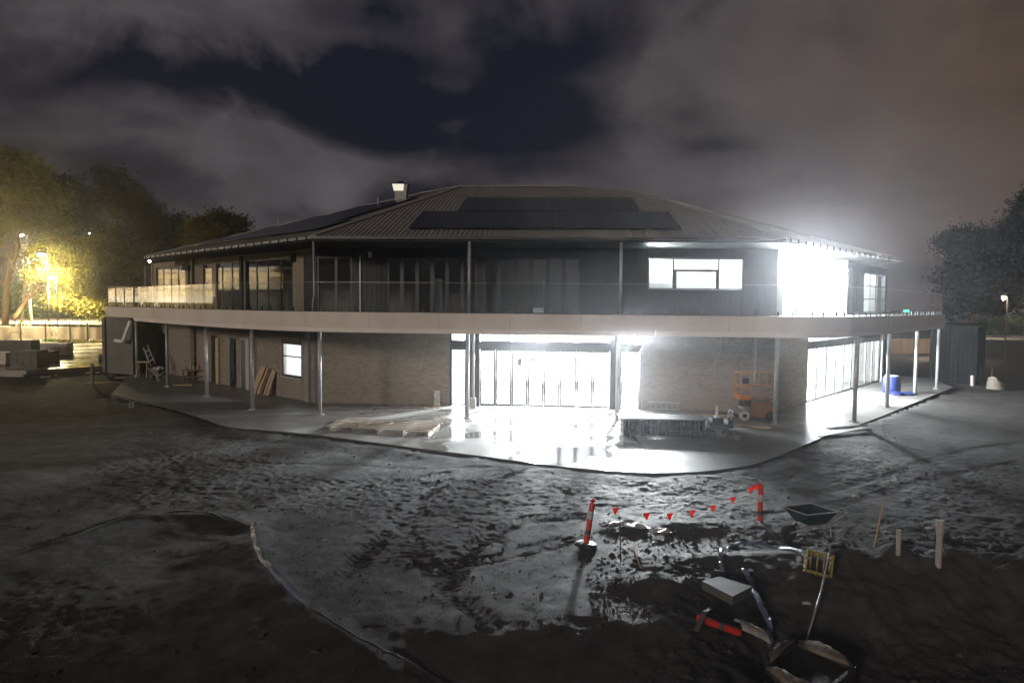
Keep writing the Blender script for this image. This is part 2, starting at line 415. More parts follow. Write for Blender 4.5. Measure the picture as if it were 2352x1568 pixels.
def height(X, Y, fine=True):
    X = np.asarray(X, float); Y = np.asarray(Y, float)
    h = -.13 + .10 * vnoise(X, Y, .18, 0) + .07 * vnoise(X, Y, .45, 1)
    h = h + .050 * vnoise(X, Y, 1.1, 2)
    # berm: the camera side of the hose lies lower
    bd, bs, ba = seg_dist(X, Y, berm)
    inside = bs > 0
    h = h - np.where(inside, .11 * sstep(bd / 1.5), 0) + .04 * np.exp(-(bd / .22) ** 2)
    # ground falls away towards the camera at lower right
    crest = 11.5 + .5 * vnoise(X, Y, .5, 3)
    h = h - .58 * sstep((crest - Y) / 2.4) * sstep((X - 2.2) / 1.6)
    near = sstep((9.6 + 1.2 * vnoise(X, Y, .4, 6) - Y) / 2.6)
    h = h - .30 * near * (1 - sstep((X - 2.2) / 1.6))
    for (hx, hy), sx, sy, hh in HP:
        e = np.exp(-((X - hx) / sx) ** 2 - ((Y - hy) / sy) ** 2)
        h = h + hh * .72 * e * (1 + .7 * vnoise(X, Y, 2.3, 4))
    wgt = sstep((26 - Y) / 4) * np.exp(-(np.maximum(np.abs(X - 2) - 11, 0) / 4) ** 2)
    rough = sstep((vnoise(X, Y, .35, 5) + .12) * 3.0)
    right = sstep((X - 1.0) / 3.0)
    h = h + wgt * (.016 * vnoise(X, Y, 3.1, 3) + (.006 + .013 * rough) * vnoise(X, Y, 6.0, 4) + (.008 + .018 * rough) * vnoise(X, Y, 11.0, 5) + (.006 + .010 * rough) * vnoise(X, Y, 19.0, 6))
    hp = sstep((12.6 - Y) / 1.5) * sstep((X - 1.0) / 1.5)
    h = h + hp * (.05 * vnoise(X, Y, 4.5, 2) + .045 * vnoise(X, Y, 9.0, 1) + .03 * vnoise(X, Y, 16.0, 0))
    for pts, w, dp in TR:
        d, s_, a = seg_dist(X, Y, pts)
        body = sstep((w - d + .10 * vnoise(X, Y, 3.0, 6)) / .10)
        ph = (a + .9 * np.abs(s_)) / .155 + .45 * vnoise(X, Y, 1.3, 1) + .16 * vnoise(X, Y, 5.0, 2)
        tr_ = .5 + .5 * np.cos(2 * np.pi * ph)
        patch = sstep((vnoise(X, Y, .9, 6) + .20) * 3.2)
        h = h - .012 * body + body * patch * dp * (1.05 * tr_ ** 1.5 - .6) * (.70 + 1.2 * vnoise(X, Y, 3, 7))
    # left: bank up to the street beyond the fence
    fence_y = 66 + 0 * X
    h = h + 1.70 * sstep((Y - 69) / 8) * sstep((-18 - X) / 10)
    de, _, _ = seg_dist(X, Y, SL)
    e_ = 1 - sstep((de - .1) / 1.2)
    h = h * (1 - e_) + e_ * (-.045 + .03 * vnoise(X, Y, 2.2, 3) + .02 * vnoise(X, Y, 7.0, 4))
    return h

def poly_mask(X, Y, poly):
    ins = np.zeros(X.shape, bool); n = len(poly)
    for i in range(n):
        x0, y0 = poly[i]; x1, y1 = poly[(i + 1) % n]
        c = ((y0 > Y) != (y1 > Y)); xx = (x1 - x0) * (Y - y0) / ((y1 - y0) if y1 != y0 else 1e-9) + x0
        ins ^= c & (X < xx)
    return ins

def axis(lo, hi, step, outer_lo, outer_hi, g=1.22):
    a = list(np.arange(lo, hi, step)); s = step; x = lo
    left = []
    while x > outer_lo: s *= g; x -= s; left.append(x)
    s = step; x = a[-1]; right = []
    while x < outer_hi: s *= g; x += s; right.append(x)
    return np.array(left[::-1] + a + right)
xs = axis(-12.5, 15.5, .046, -900, 900, 1.12); ys = axis(6.8, 24.0, .044, -60, 1500, 1.10)
GX, GY = np.meshgrid(xs, ys)
GZ = height(GX, GY)
GZ = np.where(poly_mask(GX, GY, slab_poly), -.30, GZ)
nx, ny = len(xs), len(ys)
me = bpy.data.meshes.new('ground')
co = np.stack([GX, GY, GZ], -1).reshape(-1, 3)
ii = np.arange(nx * ny).reshape(ny, nx)
q_ = np.stack([ii[:-1, :-1], ii[:-1, 1:], ii[1:, 1:], ii[1:, :-1]], -1).reshape(-1, 4)
me.vertices.add(len(co)); me.vertices.foreach_set('co', co.ravel().astype(np.float32))
me.loops.add(q_.size); me.loops.foreach_set('vertex_index', q_.ravel().astype(np.int32))
me.polygons.add(len(q_)); me.polygons.foreach_set('loop_start', np.arange(0, q_.size, 4, dtype=np.int32)); me.polygons.foreach_set('loop_total', np.full(len(q_), 4, np.int32))
me.polygons.foreach_set('use_smooth', np.ones(len(q_), bool)); me.update(calc_edges=True); me.validate()
me.materials.append(M['soil'])
ground = bpy.data.objects.new('ground', me); col.objects.link(ground); ground['kind'] = 'structure'

def hz(x, y): return float(height(np.array([x]), np.array([y]))[0])
def onsoil(px, py):
    z = -.12
    for _ in range(7):
        p = at(px, py, z); z = .5 * z + .5 * hz(p.x, p.y)
    p = at(px, py, z); return Vector((p.x, p.y, hz(p.x, p.y)))

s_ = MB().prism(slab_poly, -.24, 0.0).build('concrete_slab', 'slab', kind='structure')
s_.data.materials.append(M['kerb'])  # slab sides take a darker colour than the top
for pl_ in s_.data.polygons:
    if abs(pl_.normal.z) < .5: pl_.material_index = 1

# clods and small stones scattered over the mud
q = MB()
ico = [(0, 0, 1), (.9, 0, .1), (.2, .85, 0), (-.8, .4, .1), (-.6, -.7, 0), (.4, -.8, .1)]
icf = [(0, 1, 2), (0, 2, 3), (0, 3, 4), (0, 4, 5), (0, 5, 1), (1, 5, 4, 3, 2)]
cl = []
for _ in range(5200):
    x = random.uniform(-11, 13); y = random.uniform(8.2, 23)
    cl.append((x, y))
for _ in range(2600):
    cl.append((random.uniform(1.2, 9.5), random.uniform(8.0, 13.2)))
cx_ = np.array([c[0] for c in cl]); cy_ = np.array([c[1] for c in cl])
keep = (vnoise(cx_, cy_, .6, 2) > -.12) & ~poly_mask(cx_, cy_, slab_poly)
chz = height(cx_, cy_)
for i in np.nonzero(keep)[0]:
    r = random.uniform(.008, .026) * (2.4 if random.random() < .07 else 1) * (1.4 if i >= 5200 else 1); a = random.uniform(0, 6.28)
    mm = Matrix.Rotation(a, 3, 'Z') @ Matrix.Diagonal((r * random.uniform(.8, 1.6), r, r * random.uniform(.5, .9)))
    q.add([Vector((cx_[i], cy_[i], chz[i])) + mm @ Vector(p) for p in ico], icf)
o = q.build('soil_clods', 'soil', kind='stuff'); o['label'] = 'small clods and stones scattered over the wet mud'; o['category'] = 'soil clods'

# ------------------------------------------------------------------ the clubhouse
CX0, CY0 = 1.0, 27.0
club = thing('clubhouse', 'two-storey brick and charcoal clubhouse with wraparound balcony and hipped metal roof', 'building', (CX0, 34.0, 0))
FP = {'L': (Vector((-24.1, 44.5, 0)), Vector((-8.3, 29.2, 0))), 'F': (Vector((-8.3, 29.2, 0)), Vector((10.5, 27.7, 0))), 'R': (Vector((10.5, 27.7, 0)), Vector((21.7, 40.5, 0)))}
class Wall:
    def __init__(s, a, b_):
        s.a = Vector(a); s.b = Vector(b_); s.L = (s.b - s.a).length; s.u = (s.b - s.a).normalized(); s.n = Vector((s.u.y, -s.u.x, 0))  # outward (towards camera side)
        s.rz = math.atan2(s.u.y, s.u.x)
    def p(s, t, z, d=0.0): return s.a + s.u * t + s.n * d + Vector((0, 0, z))
    def px(s, x, y, d=0.0):
        q = on_plane(x, y, s.a + s.n * d, s.n); return ((q - s.a).dot(s.u), q.z)
    def box(s, mb, t0, t1, z0, z1, d0, d1):
        c = s.p((t0 + t1) / 2, (z0 + z1) / 2, (d0 + d1) / 2); mb.box(c, (abs(t1 - t0), abs(d1 - d0), abs(z1 - z0)), s.rz)
    def piece(s, name, mt, parent, t0, t1, z0, z1, d0, d1):
        return piece(name, mt, parent, s.p((t0 + t1) / 2, (z0 + z1) / 2, (d0 + d1) / 2), (abs(t1 - t0), abs(d1 - d0), abs(z1 - z0)), s.rz)
    def panel(s, mb, t0, t1, z0, z1, holes, d0, d1):
        br = sorted({t0, t1, *[min(max(h[k], t0), t1) for h in holes for k in (0, 1)]})
        for a, c in zip(br[:-1], br[1:]):
            if c - a < 1e-4: continue
            mid = (a + c) / 2; cut = sorted((h[2], h[3]) for h in holes if h[0] < mid < h[1]); z = z0
            for h0, h1 in cut:
                if h0 > z + 1e-4: s.box(mb, a, c, z, h0, d0, d1)
                z = max(z, h1)
            if z < z1 - 1e-4: s.box(mb, a, c, z, z1, d0, d1)
    def rect(s, x0, y0, x1, y1, d=0.0, ref=None):
        t0 = s.px(x0, y0, d)[0]; t1 = s.px(x1, y1, d)[0]; xm = (x0 + x1) / 2
        z1 = s.px(xm, y0, d)[1]; z0 = s.px(xm, y1, d)[1]; return (t0, t1, z0, z1)
WL, WF, WR = Wall(*FP['L']), Wall(*FP['F']), Wall(*FP['R'])

# openings on the ground floor (photo measured, then rounded to building heights)
HD = 2.56
fF = WF.px(1033, 850)[0], WF.px(1473, 850)[0]
open_F = [(fF[0], fF[1], 0.0, 3.02)]
fW = (WL.px(648, 820)[0], WL.px(692, 820)[0]); zW = (WL.px(670, 866)[1], WL.px(670, 775)[1])
open_L = [(fW[0], fW[1], zW[0], zW[1] + .02), (WL.px(487, 850)[0], WL.px(499, 850)[0], 0, 2.5), (WL.px(528, 850)[0], WL.px(543, 850)[0], 0, 2.45),
          (WL.px(553, 850)[0], WL.px(565, 850)[0], 0, 2.45), (WL.px(352, 850)[0], WL.px(386, 850)[0], 0, 2.4)]
fR = (WR.px(1853, 850)[0], WR.px(2020, 850)[0])
open_R = [(fR[0], fR[1], 0, 3.02)]

CO = .0776; BL = .235
def brickwork(W, t0, t1, holes, z1, nd):
    """recessed mortar backing wall and one brick block per brick"""
    q = MB(); W.panel(q, t0, t1, 0, z1, holes, -.22, -.012); q.build('wall', 'mortar', club)
    out = []
    nc = int(z1 / CO)
    for k in range(nc):
        z = k * CO; off = BL / 2 if k % 2 else 0; t = t0 - off
        while t < t1 - .02:
            a, c = max(t, t0), min(t + BL - .010, t1); t += BL
            segs = [(a, c)]
            for h in holes:
                if z + CO * .6 > h[2] and z + CO * .4 < h[3]:
                    ns = []
                    for s0, s1 in segs:
                        if h[1] <= s0 or h[0] >= s1: ns.append((s0, s1))
                        else:
                            if h[0] > s0: ns.append((s0, h[0]))
                            if h[1] < s1: ns.append((h[1], s1))
                    segs = ns
            for s0, s1 in segs:
                if s1 - s0 > .03: out.append((W, s0, s1, z + .004, z + CO - .006, random.uniform(-.002, .003)))
    return out
bricks = []
bricks += brickwork(WF, 0.0, WF.L, open_F, 3.30, 0)
bricks += brickwork(WL, 0.0, WL.L, open_L, 3.30, 0)
bricks_R = brickwork(WR, 0.0, WR.L, open_R, 3.30, 0)
bricks += bricks_R
def bd_(b_): return (b_[0].p(b_[1], b_[3]) - CAM).length
bmats = ['brick'] * 5 + ['brick_b'] * 2 + ['brick_c'] * 2
vis = [b_ for b_ in bricks if b_[0] is WF and .2 < b_[4] < 3.0]
vis.sort(key=bd_); single = set(id(b_) for b_ in vis[:290])
jm = {k: MB() for k in ('brick', 'brick_b', 'brick_c')}
for b_ in bricks:
    W, s0, s1, z0, z1, dd = b_; mt = random.choice(bmats)
    if id(b_) in single: W.piece('brick', mt, club, s0, s1, z0, z1, -.012, dd)
    else: W.box(jm[mt], s0, s1, z0, z1, -.012, dd)
for k, q in jm.items(): q.build('brickwork', k, club, kind='stuff', rec=False)

# rendered end block on the far left, return pier at front-left corner
q = MB(); a = at(246, 856, 0); c = at(306, 860, 0)
q.prism([(a.x, a.y), (c.x, c.y), (c.x - .4, c.y + 3.5), (a.x - .6, a.y + 3.2)], 0, 3.25); q.build('end_wall', 'render', club)
a = at(241, 856, 0)
MB().box((a.x, a.y, 1.62), (.16, .18, 3.2)).build('corner_post', 'woodd', club)
q = MB(); WF.box(q, .02, .20, 0, 3.3, .004, .05); q.build('corner_flashing', 'frame', club)

# ---- floors / interior shells
def inset(p, d): return p
back = Vector((-1.0, 58.0, 0))
q = MB(); q.prism([tuple(WL.p(0, 0, -.3)[:2]), tuple(WL.p(WL.L, 0, -.3)[:2]), tuple(WR.p(0, 0, -.3)[:2]), tuple(WR.p(WR.L, 0, -.3)[:2]), (4, 58), (-4, 58)], 3.34, 3.74)
q.build('upper_floor', 'conc', club)
q = MB(); q.prism([(-23.8, 45.2), (-4, 58), (-4, 57.7), (-23.6, 44.9)], 0, 6.5); q.prism([(21.4, 41.0), (4, 58), (4, 57.7), (21.2, 40.8)], 0, 6.5); q.prism([(-4, 58), (4, 58), (4, 57.7), (-4, 57.7)], 0, 6.5)
q.build('rear_wall', 'render', club)
# lit hall behind the bifold doors; partitions
def part_wall(p0, p1, z0, z1, name='partition', mt='plaster', th=.12):
    W = Wall((p0[0], p0[1], 0), (p1[0], p1[1], 0)); q = MB(); W.box(q, 0, W.L, z0, z1, -th / 2, th / 2); return q.build(name, mt, club)
hl = WF.p(WF.px(1018, 850)[0], 0, -.24)
part_wall((hl.x, hl.y), (hl.x + .8, 38.5), 0, 3.34)
part_wall((hl.x + .8, 38.5), (17.4, 38.5), 0, 3.34)
part_wall((17.4, 38.5), tuple(WR.p(WR.px(2036, 850)[0], 0, -.24)[:2]), 0, 3.34)
# small lit room behind the left window
w0 = WL.p(WL.px(600, 850)[0], 0, -.24); w1 = WL.p(WL.px(705, 850)[0] - .1, 0, -.24)
part_wall((w0.x, w0.y), (w0.x + 3.0, w0.y + 3.0), 0, 3.34); part_wall((w0.x + 3.0, w0.y + 3.0), (-4.6, w0.y + 3.0), 0, 3.34)
part_wall((-4.6, w0.y + 3.0), (-4.6, 29.2), 0, 3.34)
# upper lit rooms at right
ul = WF.p(WF.px(1462, 640)[0], 0, -.24)
part_wall((ul.x, ul.y), (ul.x + .6, 33.5), 3.74, 6.48); part_wall((ul.x + .6, 33.5), (16.2, 33.9), 3.74, 6.48)
part_wall(tuple(WF.p(WF.px(1722, 640)[0], 0, -.24)[:2]), (9.6, 33.6), 3.74, 6.48)
part_wall(tuple(WR.p(WR.px(1984, 640)[0] + .2, 0, -.26)[:2]), (15.4, 35.4), 3.74, 6.48)
part_wall((15.4, 35.5), (19.6, 41.4), 3.74, 6.48)
# dark back partition upstairs for the unlit rooms
part_wall((-18, 46.5), (-4, 36.0), 3.74, 6.48, mt='render'); part_wall((-4, 36.0), (ul.x + .4, 34.2), 3.74, 6.48, mt='render')

# ---- bifold doors, ground front
def frame_leaf(W, name, t0, t1, z0, z1, st, mt, parent, d=-.06, th=.06, gl='glass', mull=(), rails=(), handle=False, label=None):
    """framed leaf: stiles and rails as one mesh, glass pane(s) as sub-parts"""
    q = MB()
    W.box(q, t0, t0 + st, z0, z1, d - th / 2, d + th / 2); W.box(q, t1 - st, t1, z0, z1, d - th / 2, d + th / 2)
    W.box(q, t0 + st, t1 - st, z1 - st, z1, d - th / 2, d + th / 2); W.box(q, t0 + st, t1 - st, z0, z0 + st * 1.3, d - th / 2, d + th / 2)
    for m_ in mull: W.box(q, m_ - .022, m_ + .022, z0 + st * 1.3, z1 - st, d - th / 2 + .003, d + th / 2 - .003)
    for r_ in rails: W.box(q, t0 + st, t1 - st, r_ - .022, r_ + .022, d - th / 2 + .005, d + th / 2 - .005)
    f = q.build(name, mt, parent, label=label)
    ts = [t0 + st] + [m_ for m_ in mull] + [t1 - st]; zs = [z0 + st * 1.3] + list(rails) + [z1 - st]
    for a, c in zip(ts[:-1], ts[1:]):
        for e, g in zip(zs[:-1], zs[1:]):
            p = MB(); A, B, C_, D_ = W.p(a, e, d), W.p(c, e, d), W.p(c, g, d), W.p(a, g, d); p.add([A, B, C_, D_], [(0, 1, 2, 3)]); p.build('pane', gl, f, rec=False)
    if handle:
        h = MB(); W.box(h, t1 - st * .75, t1 - st * .35, .95, 1.2, d + th / 2, d + th / 2 + .05); h.build('handle', 'steel', f)
    return f
def tF(x): return WF.px(x, 850)[0]
def tR(x): return WR.px(x, 850)[0]
def tL(x): return WL.px(x, 850)[0]
zl0, zl1 = 2.36, 2.68    # lintel band between doors and transoms
q = MB(); WF.box(q, tF(1034), tF(1472), zl0, zl1, -.11, .0)
WF.box(q, tF(1070), tF(1102), 0, 3.02, -.12, -.003); WF.box(q, tF(1400), tF(1427), 0, 3.02, -.12, -.003)
WF.box(q, tF(1033), tF(1036), 0, 3.02, -.115, -.004); WF.box(q, tF(1469), tF(1473), 0, 3.02, -.115, -.004); q.build('door_surround', 'frame', club)
frame_leaf(WF, 'door_sidelight', tF(1036), tF(1069.5), 0.02, zl0, .05, 'frame', club)
frame_leaf(WF, 'door_sidelight', tF(1427.5), tF(1468.5), 0.02, zl0, .05, 'frame', club)
xs_d = [1102.5, 1137.5, 1175, 1212, 1249, 1286, 1324, 1361.5, 1399.5]
for k, (a, c) in enumerate(zip(xs_d[:-1], xs_d[1:])):
    frame_leaf(WF, 'bifold_door', tF(a) + .004, tF(c) - .004, .02, zl0 - .003, .075, 'frame', club, handle=k in (3, 4))
for a, c in ((1036, 1069), (1103, 1174), (1175, 1249), (1250, 1324), (1325, 1399), (1428, 1468)):
    frame_leaf(WF, 'transom_window', tF(a) + .004, tF(c) - .004, zl1, 3.0, .035, 'frame', club)
# ground right doors
q = MB(); WR.box(q, fR[0], fR[1], 2.42, 2.66, -.11, 0); WR.box(q, fR[0], fR[0] + .14, 0, 3.02, -.12, -.003); WR.box(q, fR[1] - .14, fR[1], 0, 3.02, -.12, -.003)
q.build('door_surround', 'frame', club)
n_ = 9; w_ = (fR[1] - fR[0] - .28) / n_
for k in range(n_):
    frame_leaf(WR, 'bifold_door', fR[0] + .14 + k * w_ + .004, fR[0] + .14 + (k + 1) * w_ - .004, .02, 2.417, .06, 'frame', club)
for k in range(4):
    w2 = (fR[1] - fR[0] - .28) / 4; frame_leaf(WR, 'transom_window', fR[0] + .14 + k * w2 + .004, fR[0] + .14 + (k + 1) * w2 - .004, 2.663, 3.0, .035, 'frame', club)
for tx_, ty_, w_, h_, tn_ in ((1193, 832, .20, .34, 'notice with dark print taped inside the third glass door leaf'), (1224, 826, .24, .12, 'small scrawled notice taped inside the fourth glass door leaf')):
    t_, z_ = WF.px(tx_, ty_); nq = thing('paper_notice', tn_, 'notice', tuple(WF.p(t_, z_ - h_ / 2, -.10)), 0, 'notices taped inside the doors')
    q = MB(); WF.box(q, t_ - w_ / 2, t_ + w_ / 2, z_ - h_ / 2, z_ + h_ / 2, -.105, -.10); q.build('sheet', 'plaster', nq)
    q = MB()
    for r_ in range(5 if h_ > .2 else 2):
        for c_ in range(3): WF.box(q, t_ - w_ * .4 + c_ * w_ * .27, t_ - w_ * .4 + c_ * w_ * .27 + w_ * random.uniform(.12, .22), z_ + h_ * .38 - r_ * h_ * .19 - .03, z_ + h_ * .38 - r_ * h_ * .19, -.0995, -.098)
    q.build('print', 'frame', nq)
q = MB(); WR.box(q, fR[1] + .02, fR[1] + .30, 0, 3.3, .02, .12); q.build('door_pier', 'plasterd', club)
# left ground window with blind box, and the two open doorways
zm = WL.px(670, 819)[1]
frame_leaf(WL, 'window', fW[0] + .01, fW[1] - .01, zW[0] + .01, zW[1] - .25, .06, 'frame', club, rails=(zm,))
q = MB(); WL.box(q, fW[0] + .01, fW[1] - .01, zW[1] - .245, zW[1] + .01, -.16, .05); q.build('shutter_box', 'frame', club)
q = MB(); WL.box(q, fW[0] - .05, fW[1] + .05, zW[0] - .05, zW[0], -.1, .06); q.build('window_sill', 'plasterd', club)
for h, mt in zip(open_L[1:], ('woodd', 'frame', 'steel', 'render')):
    q = MB(); WL.box(q, h[0], h[0] + .06, 0, h[3], -.16, .012); WL.box(q, h[1] - .06, h[1], 0, h[3], -.16, .012); WL.box(q, h[0] + .06, h[1] - .06, h[3] - .06, h[3], -.16, .012)
    q.build('door_frame', mt, club)
q = MB(); WL.box(q, tL(499.5), tL(506), 0, 2.35, .01, .10); q.build('timber_post', 'wood', club)
q = MB(); WL.box(q, tL(444), tL(452), 0, 3.3, .01, .14); q.build('timber_post', 'woodd', club)
q = MB(); WL.box(q, tL(566.5), tL(574), 0, 2.5, .01, .05); q.build('door_panel', 'plasterd', club)
q = MB(); WL.box(q, tL(705), tL(713), 0, 3.3, .012, .10); q.build('corner_pilaster', 'plasterd', club)

# ---- upper walls
def tFu(x): return WF.px(x, 640)[0]
def tLu(x): return WL.px(x, 640)[0]
def tRu(x): return WR.px(x, 640)[0]
UH = 6.14
oF = [(tFu(728), tFu(808), 3.76, UH), (tFu(889), tFu(1095), 3.76, UH), (tFu(1110), tFu(1332), 3.76, UH), (tFu(1489), tFu(1708), WF.px(1600, 665)[1], WF.px(1600, 593)[1])]
q = MB(); WF.panel(q, 0, WF.L, 3.74, 6.5, oF, -.22, -.02); q.build('upper_wall', 'dark', club)
# vertical cladding boards on the solid stretches of the front
def boards(W, t0, t1, z0, z1, mt, w=.195, d=0.0):
    n = max(1, int(round((t1 - t0) / w))); w = (t1 - t0) / n
    for k in range(n): W.piece('cladding_board', mt, club, t0 + k * w + .006, t0 + (k + 1) * w - .006, z0, z1, -.018, d + random.uniform(0, .006))
for a, c in ((.05, oF[0][0] - .02), (oF[0][1] + .02, oF[1][0] - .02), (oF[2][1] + .02, oF[3][0] - .02), (oF[3][1] + .02, WF.L - .05)): boards(WF, a, c, 3.76, 6.48, 'dark')
boards(WF, oF[3][0], oF[3][1], 3.76, oF[3][2] - .06, 'dark'); boards(WF, oF[3][0], oF[3][1], oF[3][3] + .05, 6.48, 'dark')
frame_leaf(WF, 'window', tFu(728.5), tFu(771), 3.80, UH - .01, .05, 'frame', club)
frame_leaf(WF, 'window', tFu(771.5), tFu(807.5), 3.80, UH - .01, .05, 'frame', club)
for g in ([889, 922.5, 957.5, 992, 1026.5, 1061.5, 1095], [1110, 1145.5, 1184.5, 1220.5, 1258.5, 1295, 1332]):
    for k, (a, c) in enumerate(zip(g[:-1], g[1:])):
        frame_leaf(WF, 'bifold_door', tFu(a) + .005, tFu(c) - .005, 3.80, UH - .01, .07, 'frame', club)
z0, z1 = oF[3][2], oF[3][3]
f = frame_leaf(WF, 'servery_window', oF[3][0] + .01, oF[3][1] - .01, z0 + .01, z1 - .01, .035, 'frame', club, mull=(tFu(1546.5), tFu(1651)))
q = MB(); zr = WF.px(1600, 621)[1]; WF.box(q, tFu(1548), tFu(1649), zr - .05, zr + .03, -.10, -.02); WF.box(q, tFu(1548), tFu(1554), z0 + .05, zr - .05, -.10, -.02); WF.box(q, tFu(1645), tFu(1649), z0 + .05, zr - .05, -.10, -.02)
q.build('sash_frame', 'frame', f)

def UHL(t): return 6.2
oL = [(tLu(359), tLu(425.5), 3.76, 6.2), (tLu(431.5), tLu(442.5), 3.76, 6.2), (tLu(467), tLu(487), 3.76, 6.2), (tLu(497), tLu(555.5), 3.76, 6.2), (tLu(563.5), tLu(672), 3.76, 6.2)]
tl0 = tLu(350)
q = MB(); WL.panel(q, tl0, WL.L, 3.74, 6.5, oL, -.22, -.02); q.build('upper_wall', 'dark', club)
edges = [(tl0 + .14, oL[0][0])] + [(oL[k][1], oL[k + 1][0]) for k in range(4)] + [(oL[4][1], tLu(698))]
for a, c in edges: boards(WL, a + .01, c - .01, 3.76, 6.48, 'timberclad', .16)
for h in oL: boards(WL, h[0], h[1], 6.215, 6.48, 'timberclad', .16)
q = MB(); WL.box(q, tl0, tl0 + .13, 3.76, 6.5, -.02, .06); q.build('corner_post', 'wood', club)
for W, t0, t1, mu in ((WL, *oL[0][:2], (374.4, 391.5, 408)), (WL, *oL[1][:2], ()), (WL, *oL[2][:2], ()), (WL, *oL[3][:2], (509, 531.6)), (WL, *oL[4][:2], (587.5, 614, 643))):
    frame_leaf(W, 'tall_window', t0 + .01, t1 - .01, 3.80, 6.19, .05, 'frame', club, mull=[tLu(x) for x in mu])
q = MB(); WL.box(q, tLu(442.5), tLu(447), 3.76, 6.5, .0, .12); WL.box(q, tLu(555.5), tLu(560), 3.76, 6.4, .03, .14); q.build('wall_pilaster', 'dark', club)

oR = [(tRu(1800), tRu(1960), 3.76, 6.2), (tRu(1986), tRu(2035), 3.95, 6.1)]
q = MB(); WR.panel(q, 0, WR.L, 3.74, 6.5, oR, -.22, -.02); q.build('upper_wall', 'dark', club)
boards(WR, oR[0][1] + .02, oR[1][0] - .02, 3.76, 6.48, 'dark'); boards(WR, oR[1][1] + .02, WR.L - .02, 3.76, 6.48, 'dark')
tt = np.linspace(oR[0][0] + .03, oR[0][1] - .03, 7)
for a, c in zip(tt[:-1], tt[1:]): frame_leaf(WR, 'tall_window', a + .003, c - .003, 3.80, 6.19, .045, 'frame', club)
frame_leaf(WR, 'window', oR[1][0] + .01, oR[1][1] - .01, 3.97, 6.09, .05, 'frame', club, mull=(tRu(2001.7), tRu(2018)), rails=(4.7, 5.4))
# wall speakers / light fittings under the eaves
q = MB(); p = WL.p(tLu(676), 6.15, .14); q.box(p, (.42, .26, .3), WL.rz); q.build('wall_speaker', 'rubber', club)
q = MB(); p = WL.p(tLu(430), 6.05, .2); q.box(p, (.34, .3, .22), WL.rz); q.build('wall_speaker', 'plasterd', club)
q = MB(); p = WF.p(tFu(851), 6.22, .06); q.box(p, (.13, .1, .24), WF.rz); q.build('wall_light', 'plaster', club)
q = MB(); WF.box(q, tFu(826.5), tFu(829.5), 3.76, 6.2, .0, .07); q.build('wall_pipe', 'steel', club)

# ---- roof
E = [Vector((-20.1, 38.4)), Vector((-7.4, 25.9)), Vector((9.6, 24.9)), Vector((19.5, 35.3)), Vector((-2.5, 56.3))]
EZ, SP, CAP = 6.66, .335, 10.7
def edge(i):
    a = E[i]; c = E[(i + 1) % 5]; u = (c - a).normalized(); n = Vector((-u.y, u.x)); return a, u, n, (c - a).length
def clip(poly, n, k):     # keep n.p <= k
    o = []
    for i in range(len(poly)):
        a, c = poly[i], poly[(i + 1) % len(poly)]; da, dc = n.dot(a) - k, n.dot(c) - k
        if da <= 0: o.append(a)
        if (da < 0 < dc) or (dc < 0 < da): o.append(a + (c - a) * (da / (da - dc)))
    return o
faces = []
for i in range(5):
    a, u, n, L = edge(i); poly = [Vector(p) for p in E]
    for j in range(5):
        if j == i: continue
        a2, u2, n2_, _ = edge(j); poly = clip(poly, n - n2_, n.dot(a) - n2_.dot(a2))
    poly = clip(poly, n, n.dot(a) + CAP); faces.append(poly)
def rz_(i, p): a, u, n, L = edge(i); return EZ + SP * max(0, n.dot(p - a))
roofs = []
for i in range(5):
    a, u, n, L = edge(i); q = MB(); poly = faces[i]
    q.add([(p.x, p.y, rz_(i, p) - .05) for p in poly], [tuple(range(len(poly)))])
    rf = q.build('roof', 'roof', club, rec=False); roofs.append(rf)
    if i in (3, 4): continue
    ns = int(L / .76) + 1; w = L / ns
    for k in range(ns):
        sp_ = clip(clip(poly, u, u.dot(a) + (k + 1) * w - .004), -u, -(u.dot(a) + k * w + .004))
        if len(sp_) < 3: continue
        q = MB(); m_ = len(sp_)
        q.add([(p.x, p.y, rz_(i, p)) for p in sp_], [tuple(range(m_))])
        for rj in range(4):
            s = u.dot(a) + (k + (rj + .5) / 4) * w
            ds = []
            for e in range(m_):
                p0, p1 = sp_[e], sp_[(e + 1) % m_]; d0, d1 = u.dot(p0) - s, u.dot(p1) - s
                if d0 * d1 < 0: pp = p0 + (p1 - p0) * (d0 / (d0 - d1)); ds.append(n.dot(pp - a))
            if len(ds) == 2 and abs(ds[0] - ds[1]) > .1:
                b0 = a + u * (s - u.dot(a)) + n * min(ds); b1 = a + u * (s - u.dot(a)) + n * max(ds)
                q.bar((b0.x, b0.y, rz_(i, b0) + .012), (b1.x, b1.y, rz_(i, b1) + .012), .05, .03)
        q.build('roof_sheet', 'roof', rf, rec=False)
q = MB(); top = []
for i in range(5):
    a, u, n, L = edge(i); m_ = [p for p in faces[i] if abs(n.dot(p - a) - CAP) < 1e-3]
    top += [(p.x, p.y) for p in m_]
c0 = (sum(p[0] for p in top) / len(top), sum(p[1] for p in top) / len(top)); top = sorted(set((round(p[0], 3), round(p[1], 3)) for p in top), key=lambda p: math.atan2(p[1] - c0[1], p[0] - c0[0]))
q.add([(p[0], p[1], EZ + SP * CAP) for p in top], [tuple(range(len(top)))]); q.build('roof', 'roof', club, rec=False)
